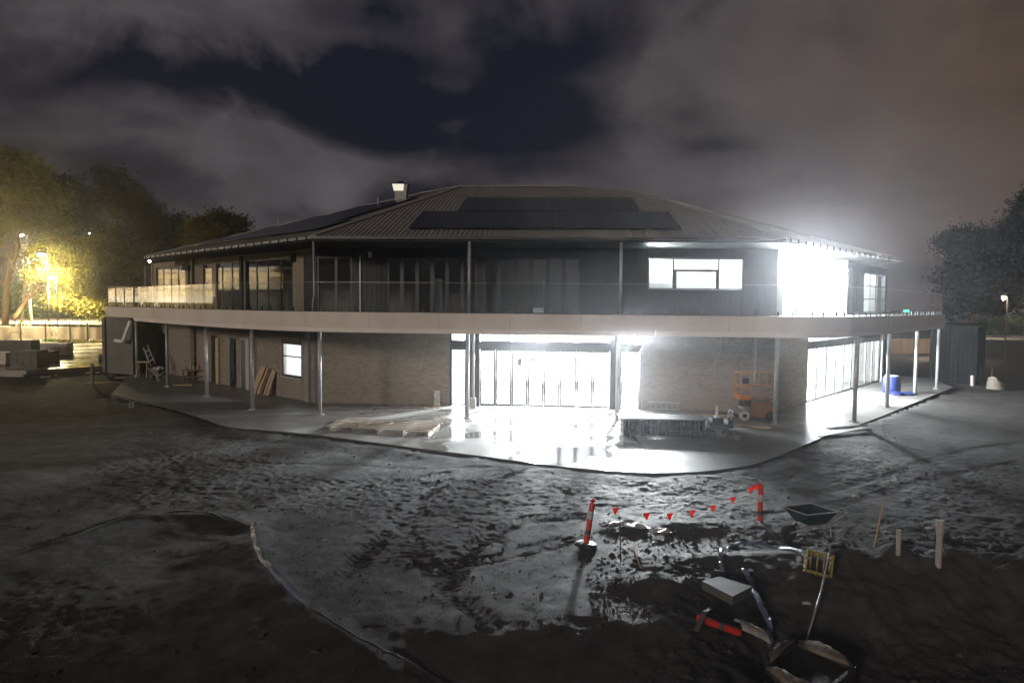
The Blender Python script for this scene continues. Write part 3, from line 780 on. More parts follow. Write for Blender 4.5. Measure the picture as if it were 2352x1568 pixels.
# hip and ridge cappings
for i in range(5):
    a = E[(i + 1) % 5]; poly = faces[i]
    a0, u, n, L = edge(i); j = (i + 1) % 5; a2, u2, n2_, L2 = edge(j)
    cand = [p for p in poly if abs(n.dot(p - a0) - n2_.dot(p - a2)) < 1e-3 and n.dot(p - a0) > 1]
    if cand:
        t = max(cand, key=lambda p: n.dot(p - a0)); MB().bar((a.x, a.y, EZ + .03), (t.x, t.y, rz_(i, t) + .03), .30, .05).build('hip_capping', 'roof', club)
for k in range(len(top)):
    p0, p1 = top[k], top[(k + 1) % len(top)]; MB().bar((*p0, EZ + SP * CAP + .03), (*p1, EZ + SP * CAP + .03), .30, .05).build('ridge_capping', 'roof', club)
q = MB(); q.prism([(p.x, p.y) for p in E], 6.50, 6.53); q.build('soffit', 'dark', club)
for i in range(5):
    a, u, n, L = edge(i); W = Wall((a.x, a.y, 0), (a.x + u.x * L, a.y + u.y * L, 0)); q = MB()
    W.box(q, -.05, L + .05, 6.56, 6.66, .0, .12); g = q.build('gutter', 'steel' if i != 1 else 'frame', club)
    if i == 0 or i == 2:
        k = .3
        while k < L: W.piece('gutter_bracket', 'frame', club, k, k + .045, 6.50, 6.67, .115, .16); k += .72
# solar panels: measured from the photo onto the roof planes
def solar(i, quad_px, nu, nv):
    a, u, n, L = edge(i); nn = Vector((-n.x * SP, -n.y * SP, 1)).normalized(); p0 = Vector((a.x, a.y, EZ + .10))
    P = [on_plane(x, y, p0, nn) for x, y in quad_px]
    ss = [(Vector((p.x, p.y)) - a).dot(u) for p in P]; dd = [(Vector((p.x, p.y)) - a).dot(n) for p in P]
    s0 = (ss[0] + ss[3]) / 2; s1 = (ss[1] + ss[2]) / 2; d0 = (dd[2] + dd[3]) / 2; d1 = (dd[0] + dd[1]) / 2
    rot = Matrix((( u.x, n.x, 0), (u.y, n.y, 0), (0, 0, 1))) ; up = Vector((u.x, u.y, 0)); vp = Vector((n.x, n.y, SP)).normalized(); wp = up.cross(vp)
    rm = Matrix((up, vp, wp)).transposed(); eul = rm.to_euler(); sl = math.sqrt(1 + SP * SP)
    for j in range(nu):
        for k in range(nv):
            s = s0 + (s1 - s0) * (j + .5) / nu; d = d0 + (d1 - d0) * (k + .5) / nv; p = a + u * s + n * d
            piece('solar_panel', 'solar', roofs[i], (p.x, p.y, EZ + SP * d + .10), (abs(s1 - s0) / nu - .008, abs(d1 - d0) / nv * sl - .008, .04), rot=eul)
solar(1, [(968, 486), (1540, 487), (1560, 526), (944, 523)], 11, 1)
solar(1, [(1072, 453), (1450, 455), (1466, 485.5), (1050, 484.5)], 8, 1)
# left plane: long array
a, u, n, L = edge(0)
rm = Matrix((Vector((u.x, u.y, 0)), Vector((n.x, n.y, SP)).normalized(), Vector((u.x, u.y, 0)).cross(Vector((n.x, n.y, SP)).normalized()))).transposed(); eul = rm.to_euler()
for k in range(4):
    d = 1.9 + k * 1.72
    s = 2.2 + d * 1.0
    while s < L - 1.2 - d * .42:
        p = a + u * s + n * d; piece('solar_panel', 'solar', roofs[0], (p.x, p.y, EZ + SP * d + .10), (1.02, 1.70, .04), rot=eul); s += 1.05
# roof ventilator, lamplight on its cowl done as a glowing panel; thin vent pipes
nn = Vector((-n.x * SP, -n.y * SP, 1)).normalized()
pb = on_plane(922, 462, (a.x, a.y, EZ), nn)
vent = thing('roof_ventilator', 'flared metal ventilator on the left roof with one face made to glow as if lamplit', 'ventilator', pb)
q = MB(); w0_, w1_ = .30, .52
def frus(z0, z1, r0, r1): return [pb + Vector((sx * r * .9, sy * r, z)) for z, r in ((z0, r0), (z1, r1)) for sx, sy in ((-1, -1), (1, -1), (1, 1), (-1, 1))]
q.hexa(frus(-.3, .45, .28, .33)); q.hexa(frus(.45, .80, .33, .42)); q.build('shaft', 'plasterd', vent)
q = MB(); q.hexa(frus(.80, .84, .46, .46)); q.hexa(frus(.84, 1.0, .30, .08)); q.build('cap', 'dark', vent)
q = MB(); A = frus(.47, .79, .342, .422); ctr = lambda p: p + Vector((-.012, -.012, 0)); q.add([A[3] + Vector((-.02, 0, 0)), A[0] + Vector((-.02, -.02, 0)), A[4] + Vector((-.02, -.02, 0)), A[7] + Vector((-.02, 0, 0))], [(0, 1, 2, 3)]); q.add([A[0] + Vector((-.02, -.02, 0)), A[0].lerp(A[1], .75) + Vector((0, -.02, 0)), A[4].lerp(A[5], .75) + Vector((0, -.02, 0)), A[4] + Vector((-.02, -.02, 0))], [(0, 1, 2, 3)]); q.build('glow_panel', 'cowl', vent, rec=False)
for px_, py_ in ((868, 474), (640, 523)):
    p = on_plane(px_, py_, (a.x, a.y, EZ), nn); tagm(MB().tube([p, p + Vector((0, 0, .45))], .03).build('vent_pipe', 'steel'), 'thin vent pipe standing on the left roof ' + ('near the ventilator' if px_ > 700 else 'at its lower left end'), 'vent pipe')

# ---- balcony: fascia, lower band, floor, glass balustrade
bpx = [(306, 736), (380, 742.3), (475, 749.3), (540, 753.4), (599, 756.3), (660, 759), (730, 761), (900, 764), (1300, 769), (1582, 772.5), (1720, 774), (1800, 775.4), (1860, 775.8), (1915, 774.6), (1975, 772), (2080, 763), (2170, 753.6)]
BP = [at(x, y, 3.22) for x, y in bpx]
BP = [Vector((p.x, p.y)) for p in BP]
BP = [Vector(p) for p in catmull([(p.x, p.y) for p in BP], 3)]
e0 = at(243, 726, 3.36); e1 = BP[0]; BE = [Vector((e0.x, e0.y)), Vector((e1.x, e1.y))]
def strip(pts, z0, z1, th, q=None, off=0.0):
    q = q or MB(); n = len(pts); inner = []; outer = []
    for i in range(n):
        t = (pts[min(i + 1, n - 1)] - pts[max(i - 1, 0)]).normalized(); nn_ = Vector((t.y, -t.x)); outer.append(pts[i] + nn_ * off); inner.append(pts[i] - nn_ * (th - off))
    vs_ = [(p.x, p.y, z) for p in outer for z in (z0, z1)] + [(p.x, p.y, z) for p in inner for z in (z0, z1)]; k = 2 * n; fs = []
    for i in range(n - 1):
        a_, b2 = 2 * i, 2 * i + 2
        fs += [(a_, b2, b2 + 1, a_ + 1), (k + a_, k + a_ + 1, k + b2 + 1, k + b2), (a_ + 1, b2 + 1, k + b2 + 1, k + a_ + 1), (a_, k + a_, k + b2, b2)]
    fs += [(0, 1, k + 1, k), (k - 2, 2 * k - 2, 2 * k - 1, k - 1)]
    q.add(vs_, fs); return q
def resample(P, step):
    o = walk(P, step); 
    return o + [P[-1]] if (o[-1] - P[-1]).length > .05 else o
def walk(pts, step):
    o = [pts[0]]; need = step
    for a_, c_ in zip(pts[:-1], pts[1:]):
        L_ = (c_ - a_).length; pos = 0
        while L_ - pos >= need: pos += need; o.append(a_ + (c_ - a_) * (pos / L_)); need = step
        need -= L_ - pos
    return o
FINE = resample(BP, .3)
for k in range(0, len(FINE) - 1, 8):
    sg = FINE[k:k + 9]
    if len(sg) < 2: continue
    sg = [sg[0] + (sg[1] - sg[0]).normalized() * .004] + sg[1:-1] + [sg[-1] - (sg[-1] - sg[-2]).normalized() * .004]
    strip(sg, 3.37 + random.uniform(0, .003), 3.90, .12, off=random.uniform(-.003, .003)).build('fascia_panel', 'fascia', club)
for k in range(0, len(FINE) - 1, 12):
    sg = FINE[k:k + 13]
    if len(sg) < 2: continue
    sg = [sg[0] + (sg[1] - sg[0]).normalized() * .003] + sg[1:-1] + [sg[-1] - (sg[-1] - sg[-2]).normalized() * .003]
    strip(sg, 3.21, 3.368, .10, off=-.02 + random.uniform(-.002, .002)).build('fascia_flashing', 'fascia2', club)
strip(BE, 3.36, 3.90, .12).build('balcony_fascia', 'fascia', club)
MB().prism([(p[0], p[1]) for p in SL] + [(SL[k][0] * .999, SL[k][1] + .012) for k in range(len(SL) - 1, -1, -1)], -.2, -.004) if False else None
strip(BP, 3.902, 3.915, .10, off=-.01).build('deck_edge_trim', 'frame', club)
fl = [(p.x, p.y) for p in BE] + [(p.x, p.y) for p in BP[1:]]
fl_in = [tuple(WR.p(WR.L, 0, .0)[:2]), tuple(WR.p(0, 0, 0)[:2]), tuple(WF.p(0, 0, 0)[:2]), tuple(WL.p(0, 0, 0)[:2])]
def shrink(pts, d):
    o = []; n = len(pts)
    for i in range(n):
        t = (pts[min(i + 1, n - 1)] - pts[max(i - 1, 0)]).normalized(); o.append(pts[i] - Vector((t.y, -t.x)) * d)
    return o
sp2 = shrink(BE + BP[1:], .13)
MB().prism([(p.x, p.y) for p in sp2] + fl_in, 3.40, 3.86).build('balcony_floor', 'plasterd', club)
gpath = walk(shrink(BP, .07), 1.22)
for a_, c_ in zip(gpath[:-1], gpath[1:]):
    u_ = (c_ - a_).normalized(); a2_, c2_ = a_ + u_ * .012, c_ - u_ * .012
    q = MB(); q.add([(a2_.x, a2_.y, 3.96), (c2_.x, c2_.y, 3.96), (c2_.x, c2_.y, 4.92), (a2_.x, a2_.y, 4.92)], [(0, 1, 2, 3)])
    g = q.build('glass_panel', 'balglass', club, rec=False)
    for f_ in (.2, .8):
        p = a_.lerp(c_, f_); MB().box((p.x, p.y, 3.985), (.05, .05, .15), math.atan2(u_.y, u_.x)).build('spigot', 'frame', g)
    e_ = MB(); e_.bar((a2_.x, a2_.y, 4.925), (c2_.x, c2_.y, 4.925), .012, .01); e_.build('panel_edge', 'steel', g)
# framed balustrade at the far left end
b0 = Vector(BE[0]).lerp(BE[1], .05); b1 = Vector(BE[1])
q = MB(); q.bar((b0.x, b0.y + .1, 4.95), (b1.x, b1.y + .1, 4.95), .05)
for f_ in (0, .33, .66, 1): p = b0.lerp(b1, f_); q.bar((p.x, p.y + .1, 3.86), (p.x, p.y + .1, 4.95), .05)
bf = q.build('end_balustrade', 'frame', club)
MB().add([(b0.x, b0.y + .1, 3.95), (b1.x, b1.y + .1, 3.95), (b1.x, b1.y + .1, 4.9), (b0.x, b0.y + .1, 4.9)], [(0, 1, 2, 3)]).build('glass_panel', 'balglass', bf, rec=False)

# ---- columns
cpx = [(735, 952), (1073, 960), (1417, 966), (1780, 975), (1962, 968), (2037, 935), (2101, 908), (2151, 893), (580, 940), (475, 910), (385, 887), (315, 863)]
for x, y in cpx:
    p = at(x, y, 0); q = MB(); q.tube([(p.x, p.y, 0), (p.x, p.y, 3.40)], .075, 14); c = q.build('column', 'steel', club, smooth=False)
    for pl in c.data.polygons:
        if len(pl.vertices) == 4: pl.use_smooth = True
    MB().box((p.x, p.y, .015), (.24, .24, .03)).build('base_plate', 'steel', c)
for x, y in ((1073, 960), (1417, 966)):
    p = at(x, y, 0); MB().tube([(p.x + .05, p.y, 3.86), (p.x + .05, p.y, 6.5)], .06, 12).build('upper_column', 'steel', club, smooth=True)
p = E[1]; MB().tube([(p.x, p.y + .1, 6.5), (p.x + .02, p.y + .1, 4.5), (p.x - .04, p.y + .12, 4.2), (p.x - .04, p.y + .12, 3.86)], .04, 10).build('downpipe', 'steel', club, smooth=True)
p = at(1086.5, 938, 0); MB().tube([(p.x, p.y, .1), (p.x, p.y, 3.34)], .055, 12).build('downpipe', 'pvc', club, smooth=True)
MB().box((p.x, p.y, .22), (.22, .2, .42)).build('pipe_box', 'plasterd', club)
for x in (1732,):
    a_ = WF.p(tF(x), 0, .12); MB().tube([(a_.x, a_.y, 1.1), (a_.x, a_.y, 3.35)], .05, 10).build('downpipe', 'pvc', club, smooth=True)
# loose conduit tails hanging from the brick
for W, pts in ((WF, [(980, 770), (978, 800), (966, 845)]), (WF, [(903, 812), (901, 835), (898, 840), (905, 857)]), (WF, [(1848 / 1, 772)] if False else [(997, 905), (999, 945)]), (WF, [(1655, 772), (1653, 815), (1640, 835), (1642, 860)]), (WF, [(1552, 832), (1553, 845), (1555, 868)]), (WF, [(1670, 772), (1668, 800)])):
    P = [W.p(W.px(x, y)[0], W.px(x, y)[1], .03) for x, y in pts]; P = [Vector((p.x, p.y, max(p.z, .03))) for p in P]
    MB().tube(P, .008, 5).build('conduit_tail', 'white', club)
# exit sign seen through the right glass
p = aty(2082, 714, 33.0); MB().box(p, (.24, .04, .10), 0).build('exit_sign', 'green', club)
# ------------------------------------------------------------------ work lights inside the building
def plight(name, parent, loc, power, color, radius=.12):
    ld = bpy.data.lights.new(name, 'POINT'); ld.energy = power; ld.color = color; ld.shadow_soft_size = radius
    o = bpy.data.objects.new(name, ld); col.objects.link(o); o.location = loc; adopt_l(o, parent); return o
def adopt_l(o, parent): o.parent = parent; o.matrix_parent_inverse = _wm(parent).inverted()

def floodlight(loc, floor, label, power, color=(.93, .96, 1.0), aim=-math.pi / 2, rad=.34, group='temporary floodlights on tripods'):
    x, y, z = loc; t = thing('floodlight', label, 'floodlight', (x, y, floor), 0, group)
    q = MB()
    for k in range(3):
        a = k * 2.094 + .4; q.tube([(x, y, floor + .9), (x + .5 * math.cos(a), y + .5 * math.sin(a), floor + .01)], .015, 6)
    q.build('tripod_leg', 'yellow', t)
    MB().tube([(x, y + .12, floor + .6), (x, y + .12, z)], .02, 6).build('pole', 'yellow', t)
    h = MB().box((x, y + .14, z), (.34, .10, .26), aim + math.pi / 2).build('lamp_housing', 'rubber', t)
    plight('lamp', t, (x, y - .12, z), power, color, rad)
    return t
p1 = aty(1440, 790, 30.6); floodlight((p1.x, p1.y, p1.z), 0, 'glaring floodlight standing behind the ground floor bifold doors', 40000)
floodlight((1.2, 33.4, 2.9), 0, 'added fill floodlight further back in the hall, left of the glaring one', 22000)  # unseen fill lamp, added to soften the shadows from the hall
p2 = aty(1843, 612, 30.4); floodlight((p2.x, p2.y, p2.z), 3.74, 'glaring floodlight in the upstairs corner room at right', 21000)
floodlight((14.2, 34.2, 2.5), 0, 'floodlight inside the ground floor doors on the right side', 14000)
floodlight((-6.2, 30.9, 2.2), 0, 'floodlight in the small room with the square window', 1300, rad=.1)
floodlight((6.3, 31.4, 4.6), 3.74, 'floodlight in the room behind the servery window', 1500, rad=.1)
rp = WR.p(WR.px(2012, 640)[0], 0, -1.9); floodlight((rp.x, rp.y, 5.5), 3.74, 'floodlight in the far right upstairs room behind the three narrow panes', 3000, rad=.1)
# faint light spilling from the left doorway
lp = WL.p(tL(559), 1.4, -1.6)
dl = thing('work_lamp', 'small work lamp inside the left doorway', 'work lamp', (lp.x, lp.y, 0)); MB().lathe([(.1, 0), (.1, .03), (.02, .05), (.02, 1.2), (.07, 1.22), (.07, 1.3)], (lp.x, lp.y, 0)).build('stand', 'steel', dl)
plight('lamp', dl, (lp.x, lp.y, 1.5), 26, (.9, .95, 1.0), .05)

ul_ = thing('work_lamp', 'added dim fill lamp inside the unlit upstairs hall behind the folding doors', 'work lamp', (1.5, 33.2, 3.74)); MB().lathe([(.12, 0), (.12, .03), (.02, .05), (.02, 1.5), (.07, 1.52), (.07, 1.6)], (1.5, 33.2, 3.74), 10).build('stand', 'steel', ul_)  # lamp added to make the dark upstairs hall faintly visible
plight('lamp', ul_, (1.5, 33.2, 5.5), 30, (.95, .97, 1.0), .06)
for k, (x_, y_, w_, h_, z_) in enumerate(((1.2, 32.4, .5, .32, 3.76), (3.1, 31.6, .28, 1.9, 3.76), (-3.4, 32.0, .35, 1.6, 3.76), (-7.0, 32.0, .5, .55, 3.76))):  # white sheets put in for the bright spots in the upstairs glass
    tagm(MB().box((x_, y_, z_ + h_ / 2), (w_, .12, h_)).build('glint_sheet', 'plaster'), ('low white sheet as a bright spot inside the upstairs doors right of the middle column', 'tall white sheet as a bright streak inside the rightmost upstairs folding door', 'narrow white sheet as a bright streak inside the left upstairs folding doors', 'white sheet as a bright spot inside the upstairs window nearest the downpipe')[k], 'glint sheet', 'white sheets standing in for bright spots upstairs')
# things inside the lit hall: stepladder, boards
q = MB(); st = thing('stepladder', 'stepladder standing in the lit hall behind the doors', 'stepladder', (3.2, 34, 0))
for sx in (-.25, .25): q.bar((3.2 + sx, 33.7, 0), (3.2 + sx * .7, 34, 2.1), .05); q.bar((3.2 + sx, 34.5, 0), (3.2 + sx * .7, 34.05, 2.1), .04)
for k in range(6): q.bar((2.98, 33.72 + k * .05, .3 + k * .3), (3.42, 33.72 + k * .05, .3 + k * .3), .05, .02)
q.build('frame', 'steel', st)

# ------------------------------------------------------------------ site objects on the slab
def objroot(name, label, cat, loc, rz=0, group=None): 
    t = thing(name, label, cat, (0, 0, 0), 0, group); return t

# long timber batten frame lying on the wet slab
c00, c10, c11, c01 = at(749, 985), at(988, 1000), at(1014, 978), at(790, 965)
fr = thing('batten_frame', 'long frame of pale timber battens lying flat on the wet slab', 'timber frame', tuple(c00.lerp(c11, .5)))
def bil(u, v): return c00.lerp(c10, u).lerp(c01.lerp(c11, u), v)
for k in range(5):
    u = .03 + k * .235; a_, b_ = bil(u, 0), bil(u, 1); MB().bar(a_ + Vector((0, 0, .05)), b_ + Vector((0, 0, .05)), .09, .09).build('bearer', 'batten', fr)
for k in range(7):
    v = .02 + k * .16; a_, b_ = bil(0, v), bil(1, v); MB().bar(a_ + Vector((0, 0, .108)), b_ + Vector((random.uniform(-.06, .06), 0, .108)), .095, .024).build('batten', 'batten', fr)
# leaning sheets and small items
def lean(W, x0, x1, ztop, out_, mt, name, label, cat, th=.02, group=None, tilt=0.0):
    t0, t1 = W.px(x0, 880)[0], W.px(x1, 880)[0]; q = MB()
    A = [W.p(t0, .01, out_), W.p(t1, .01, out_), W.p(t1, .01, out_ - th - .01), W.p(t0, .01, out_ - th - .01)]
    B = [W.p(t0 + tilt, ztop, .03 + th), W.p(t1 + tilt, ztop, .03 + th), W.p(t1 + tilt, ztop, .03), W.p(t0 + tilt, ztop, .03)]
    q.hexa(A + B); o = q.build(name, mt); return tagm(o, label, cat, group)
lean(WL, 600, 611, 1.25, .55, 'wood', 'plank', 'wide pale plank leaning at the left of the row under the square window', 'plank', .03, 'planks leaning by the square window', .12)
lean(WL, 613, 617, 1.22, .5, 'wood', 'plank', 'narrow plank second from left leaning by the square window', 'plank', .03, 'planks leaning by the square window', .14)
lean(WL, 619, 623, 1.18, .5, 'woodd', 'plank', 'dark narrow plank in the middle of the row leaning by the square window', 'plank', .03, 'planks leaning by the square window', .13)
lean(WL, 625, 629, 1.16, .45, 'wood', 'plank', 'narrow pale plank second from right leaning by the square window', 'plank', .03, 'planks leaning by the square window', .1)
lean(WL, 630, 635, 1.12, .42, 'wood', 'plank', 'rightmost plank leaning by the square window', 'plank', .03, 'planks leaning by the square window', .05)
lean(WF, 998, 1012, .62, .16, 'white', 'offcut_board', 'small pale board leaning on the brick beside the glass doors', 'board', .02)
p = at(1000, 935); tagm(MB().box((p.x - .1, p.y, .012), (.7, .3, .024), .1).build('flat_offcut', 'wood'), 'flat pale offcut lying at the foot of the small board', 'board')

# slatted timber stack (three battened decks) in front of the glass doors at right
sA, sB = at(1430, 1000), at(1619, 1003); dirv = (sB - sA).normalized(); nrm = Vector((-dirv.y, dirv.x, 0)); Ls = (sB - sA).length
for lay in range(3):
    z = .02 + lay * .175
    dk = thing('slatted_deck', ('bottom', 'middle', 'topmost')[lay] + ' slatted deck of the dark stack on the slab', 'slatted deck', (sA.x, sA.y, z), 0, 'slatted decks stacked on the slab')
    nblk = 19
    q = MB()
    for w in (0, 1.0): q.bar(sA + nrm * w + Vector((0, 0, z + .15)), sB + nrm * w + Vector((0, 0, z + .15)), .10, .022); q.bar(sA + nrm * w + Vector((0, 0, z + .01)), sB + nrm * w + Vector((0, 0, z + .01)), .10, .018)
    q.build('rail', 'slat', dk)
    for k in range(nblk):
        f_ = (k + .5) / nblk; p = sA.lerp(sB, f_)
        MB().bar(p - nrm * .07 + Vector((0, 0, z + .081)), p + nrm * .95 + Vector((0, 0, z + .081)), .095, .160).build('slat', 'slat', dk)
q = MB(); t_ = sA - nrm * .02; q.bar(sA - dirv * .1 + nrm * .5 + Vector((0, 0, .56)), sB + dirv * .05 + nrm * .5 + Vector((0, 0, .56)), 1.12, .02); tagm(q.build('dark_sheet', 'slat'), 'dark sheet laid over the slatted stack', 'sheet')

# floor saw / compactor beside the stack
p = at(1655, 1005); ms = thing('floor_saw', 'small dark blue wheeled machine with upright handle beside the slatted stack', 'machine', tuple(p))
q = MB(); x, y = p.x, p.y + .3
q.box((x, y, .34), (.62, .42, .16)); q.box((x - .08, y, .50), (.36, .34, .22), .1); q.box((x + .34, y, .42), (.16, .46, .26)); q.build('body', 'teal', ms)
MB().tube([(x - .15, y - .1, .62), (x - .02, y - .1, .66), (x + .1, y - .1, .63)], .06, 10).build('tank', 'white', ms, smooth=True)
for dx_ in (-.24, .26):
    for dy_ in (-.22, .22): MB().tube([(x + dx_, y + dy_ - .03, .12), (x + dx_, y + dy_ + .03, .12)], .12, 16).build('wheel', 'rubber', ms)
MB().tube([(x + .30, y - .2, .35), (x + .42, y - .2, .85), (x + .42, y + .2, .85), (x + .30, y + .2, .35)], .018, 8).build('handle', 'steel', ms)
MB().tube([(x + .0, y + .2, .3), (x + .02, y + .24, .95)], .05, 8).build('exhaust', 'white', ms)
tagm(MB().lathe([(.14, 0), (.16, .02), (.17, .16), (.15, .16), (.13, .03)], (at(1692, 1010).x, at(1692, 1010).y, 0), 14).build('bucket', 'conc'), 'grey bucket standing to the right of the wheeled machine', 'bucket')
# ladder lying at the wall
a_, b_ = at(1488, 941), at(1562, 944)
ld = thing('ladder', 'aluminium ladder lying against the foot of the right brick wall', 'ladder', tuple(a_))
for o_ in (0, .28): MB().bar(a_ + Vector((0, 0, .06 + o_)), b_ + Vector((0, 0, .06 + o_)), .03, .06).build('stile', 'steel', ld)
for k in range(6): p = a_.lerp(b_, (k + .5) / 6); MB().tube([p + Vector((0, 0, .06)), p + Vector((0, 0, .34))], .015, 6).build('rung', 'steel', ld)
for k, (xa, ya, xb, yb) in enumerate(((1560, 952, 1690, 957), (1500, 950, 1600, 953), (1640, 975, 1770, 984), (1588, 966, 1620, 966))):
    a_, b_ = at(xa, ya), at(xb, yb); tagm(MB().bar(a_ + Vector((0, 0, .03)), b_ + Vector((0, 0, .03)), .09, .05).build('loose_batten', 'conc' if k % 2 else 'wood'), ('long pale batten on the slab in front of the right brick wall', 'short grey batten beside the fallen ladder', 'pale batten lying in front of the scissor lift', 'tiny grey offcut behind the slatted stack')[k], 'batten', 'battens lying near the right brick wall')

# ------------------------------------------------------------------ scissor lift
p = at(1741, 967); sl = thing('scissor_lift', 'orange scissor lift parked by the right brick wall', 'scissor lift', (p.x, p.y + .45, 0))
X, Y = p.x, p.y + .45
q = MB(); q.box((X, Y, .30), (1.25, .75, .22)); q.box((X, Y, .46), (1.05, .6, .1)); q.build('chassis', 'conc', sl)
for dx_ in (-.48, .48):
    for dy_ in (-.36, .36):
        w = MB().tube([(X + dx_, Y + dy_ - .06, .19), (X + dx_, Y + dy_ + .06, .19)], .19, 20).build('wheel', 'white' if dx_ < 0 and dy_ < 0 else 'rubber', sl)
        MB().tube([(X + dx_, Y + dy_ - .075, .19), (X + dx_, Y + dy_ + .075, .19)], .08, 12).build('hub', 'rubber', w)
for k in range(3):
    z = .54 + k * .07
    for dy_ in (-.25, .25): MB().bar((X - .5, Y + dy_, z), (X + .5, Y + dy_, z + .06), .05, .05).build('scissor_arm', 'frame', sl)
for s in (-.38, .38): MB().box((X + .18, Y + s, .42), (.86, .05, .60)).build('side_cover', 'rust', sl)
MB().box((X, Y, .80), (1.26, .74, .05)).build('platform_floor', 'rust', sl)
q = MB()
for a_, b_ in (((X - .63, Y - .37), (X - .30, Y - .37)), ((X - .63, Y - .37), (X - .63, Y + .37))): q.bar((*a_, .86), (*b_, .86), .03, .16)
q.build('toe_board', 'orange', sl)
def rail(pts, r=.017): return MB().tube(pts, r, 8).build('guard_rail', 'orange', sl, smooth=True)
for z in (1.25, 1.75):
    rail([(X - .63, Y - .37, z), (X - .63, Y + .37, z)]); rail([(X - .63, Y + .37, z), (X + .60, Y + .37, z)]); rail([(X + .60, Y + .37, z), (X + .60, Y - .37, z)])
    rail([(X - .63, Y - .37, z), (X - .26, Y - .37, z)])
for x_, y_ in ((-.63, -.37), (-.63, .37), (.60, .37), (.60, -.37), (-.26, -.37), (0, .37), (.3, .37)): rail([(X + x_, Y + y_, .82), (X + x_, Y + y_, 1.75)])
MB().box((X - .5, Y - .42, 1.5), (.22, .1, .2)).build('control_box', 'frame', sl)

# blue covered item, dark items beneath right balcony
p = at(2060, 905); bt = thing('blue_drum', 'blue plastic drum standing on the bright slab behind the right columns', 'drum', tuple(p))
MB().lathe([(.36, 0), (.40, .05), (.41, .40), (.40, .75), (.36, .82), (.30, .84)], (p.x, p.y + .5, 0), 22).build('body', 'blue', bt, smooth=True)
MB().lathe([(.31, .842), (.31, .88), (.05, .90)], (p.x, p.y + .5, 0), 22).build('lid', 'white', bt)
p = at(2080, 908); q = MB()
for k in range(9): q.lathe([(.30 * random.uniform(.6, 1), 0), (.26, .10), (.08, .16)], (p.x + random.uniform(-.45, .6), p.y + random.uniform(0, .5), 0), 9)
tagm(q.build('tarp_heap', 'blue'), 'crumpled blue tarp spread on the slab beside the blue drum', 'tarp')
p = at(1925, 985); q = MB()
for k in range(4): q.bar(p + Vector((-.4 + k * .3, .1 * k, .03)), p + Vector((.5 + k * .3, .4 + .1 * k, .04)), .10, .03)
tagm(q.build('offcut_pile', 'conc'), 'few offcuts lying by the slab edge under the right balcony', 'offcuts')
# white membrane strip on the slab edge at right
P0, P1 = at(1880, 1002), at(1985, 985)
tagm(MB().bar(P0 + Vector((0, 0, .03)), P1 + Vector((0, 0, .05)), .25, .02).build('membrane_strip', 'white'), 'white membrane strip lying along the right slab edge', 'membrane')

# ------------------------------------------------------------------ left end under the balcony
def aluladder(pa, pb, w, name, label):
    t = thing(name, label, 'ladder', tuple(pa), 0); ax = (pb - pa).normalized(); sd = ax.cross(Vector((0, 1, 0))).normalized() * (w / 2)
    for s in (-1, 1): MB().bar(pa + sd * s, pb + sd * s, .05, .07).build('stile', 'steel', t)
    n = int((pb - pa).length / .3)
    for k in range(1, n): p = pa.lerp(pb, k / n); MB().bar(p - sd, p + sd, .04, .03).build('rung', 'steel', t)
    return t
aluladder(aty(352, 838, 39.0), aty(334, 795, 39.6), .28, 'ladder', 'short aluminium ladder leaning in the dark recess under the left balcony')
a_ = aty(281, 784, 39.6); b_ = aty(299, 737, 39.6)
sp = thing('loose_stair_stringer', 'steel stair stringer hanging off the grey end wall at far left', 'stair stringer', tuple(a_))
MB().bar(a_, b_, .10, .14).build('stringer', 'steel', sp); MB().bar(aty(263, 781, 39.6), a_, .10, .16).build('landing_plate', 'steel', sp)
for k in range(8): p = a_.lerp(b_, (k + .5) / 8); MB().bar(p + Vector((-.12, 0, 0)), p + Vector((.12, 0, 0)), .06, .02).build('tread', 'steel', sp)
# red trestle, wheelbarrow with load, work trolley, debris
p = at(329, 866); tr = thing('trestle', 'small rusty red trestle under the left balcony', 'trestle', tuple(p))
for s in (-.3, .3):
    MB().bar((p.x + s, p.y - .2, 0), (p.x + s * .7, p.y, .85), .05).build('leg', 'rust', tr); MB().bar((p.x + s, p.y + .2, 0), (p.x + s * .7, p.y, .85), .05).build('leg', 'rust', tr)
MB().bar((p.x - .35, p.y, .85), (p.x + .35, p.y, .85), .07).build('beam', 'wood', tr)

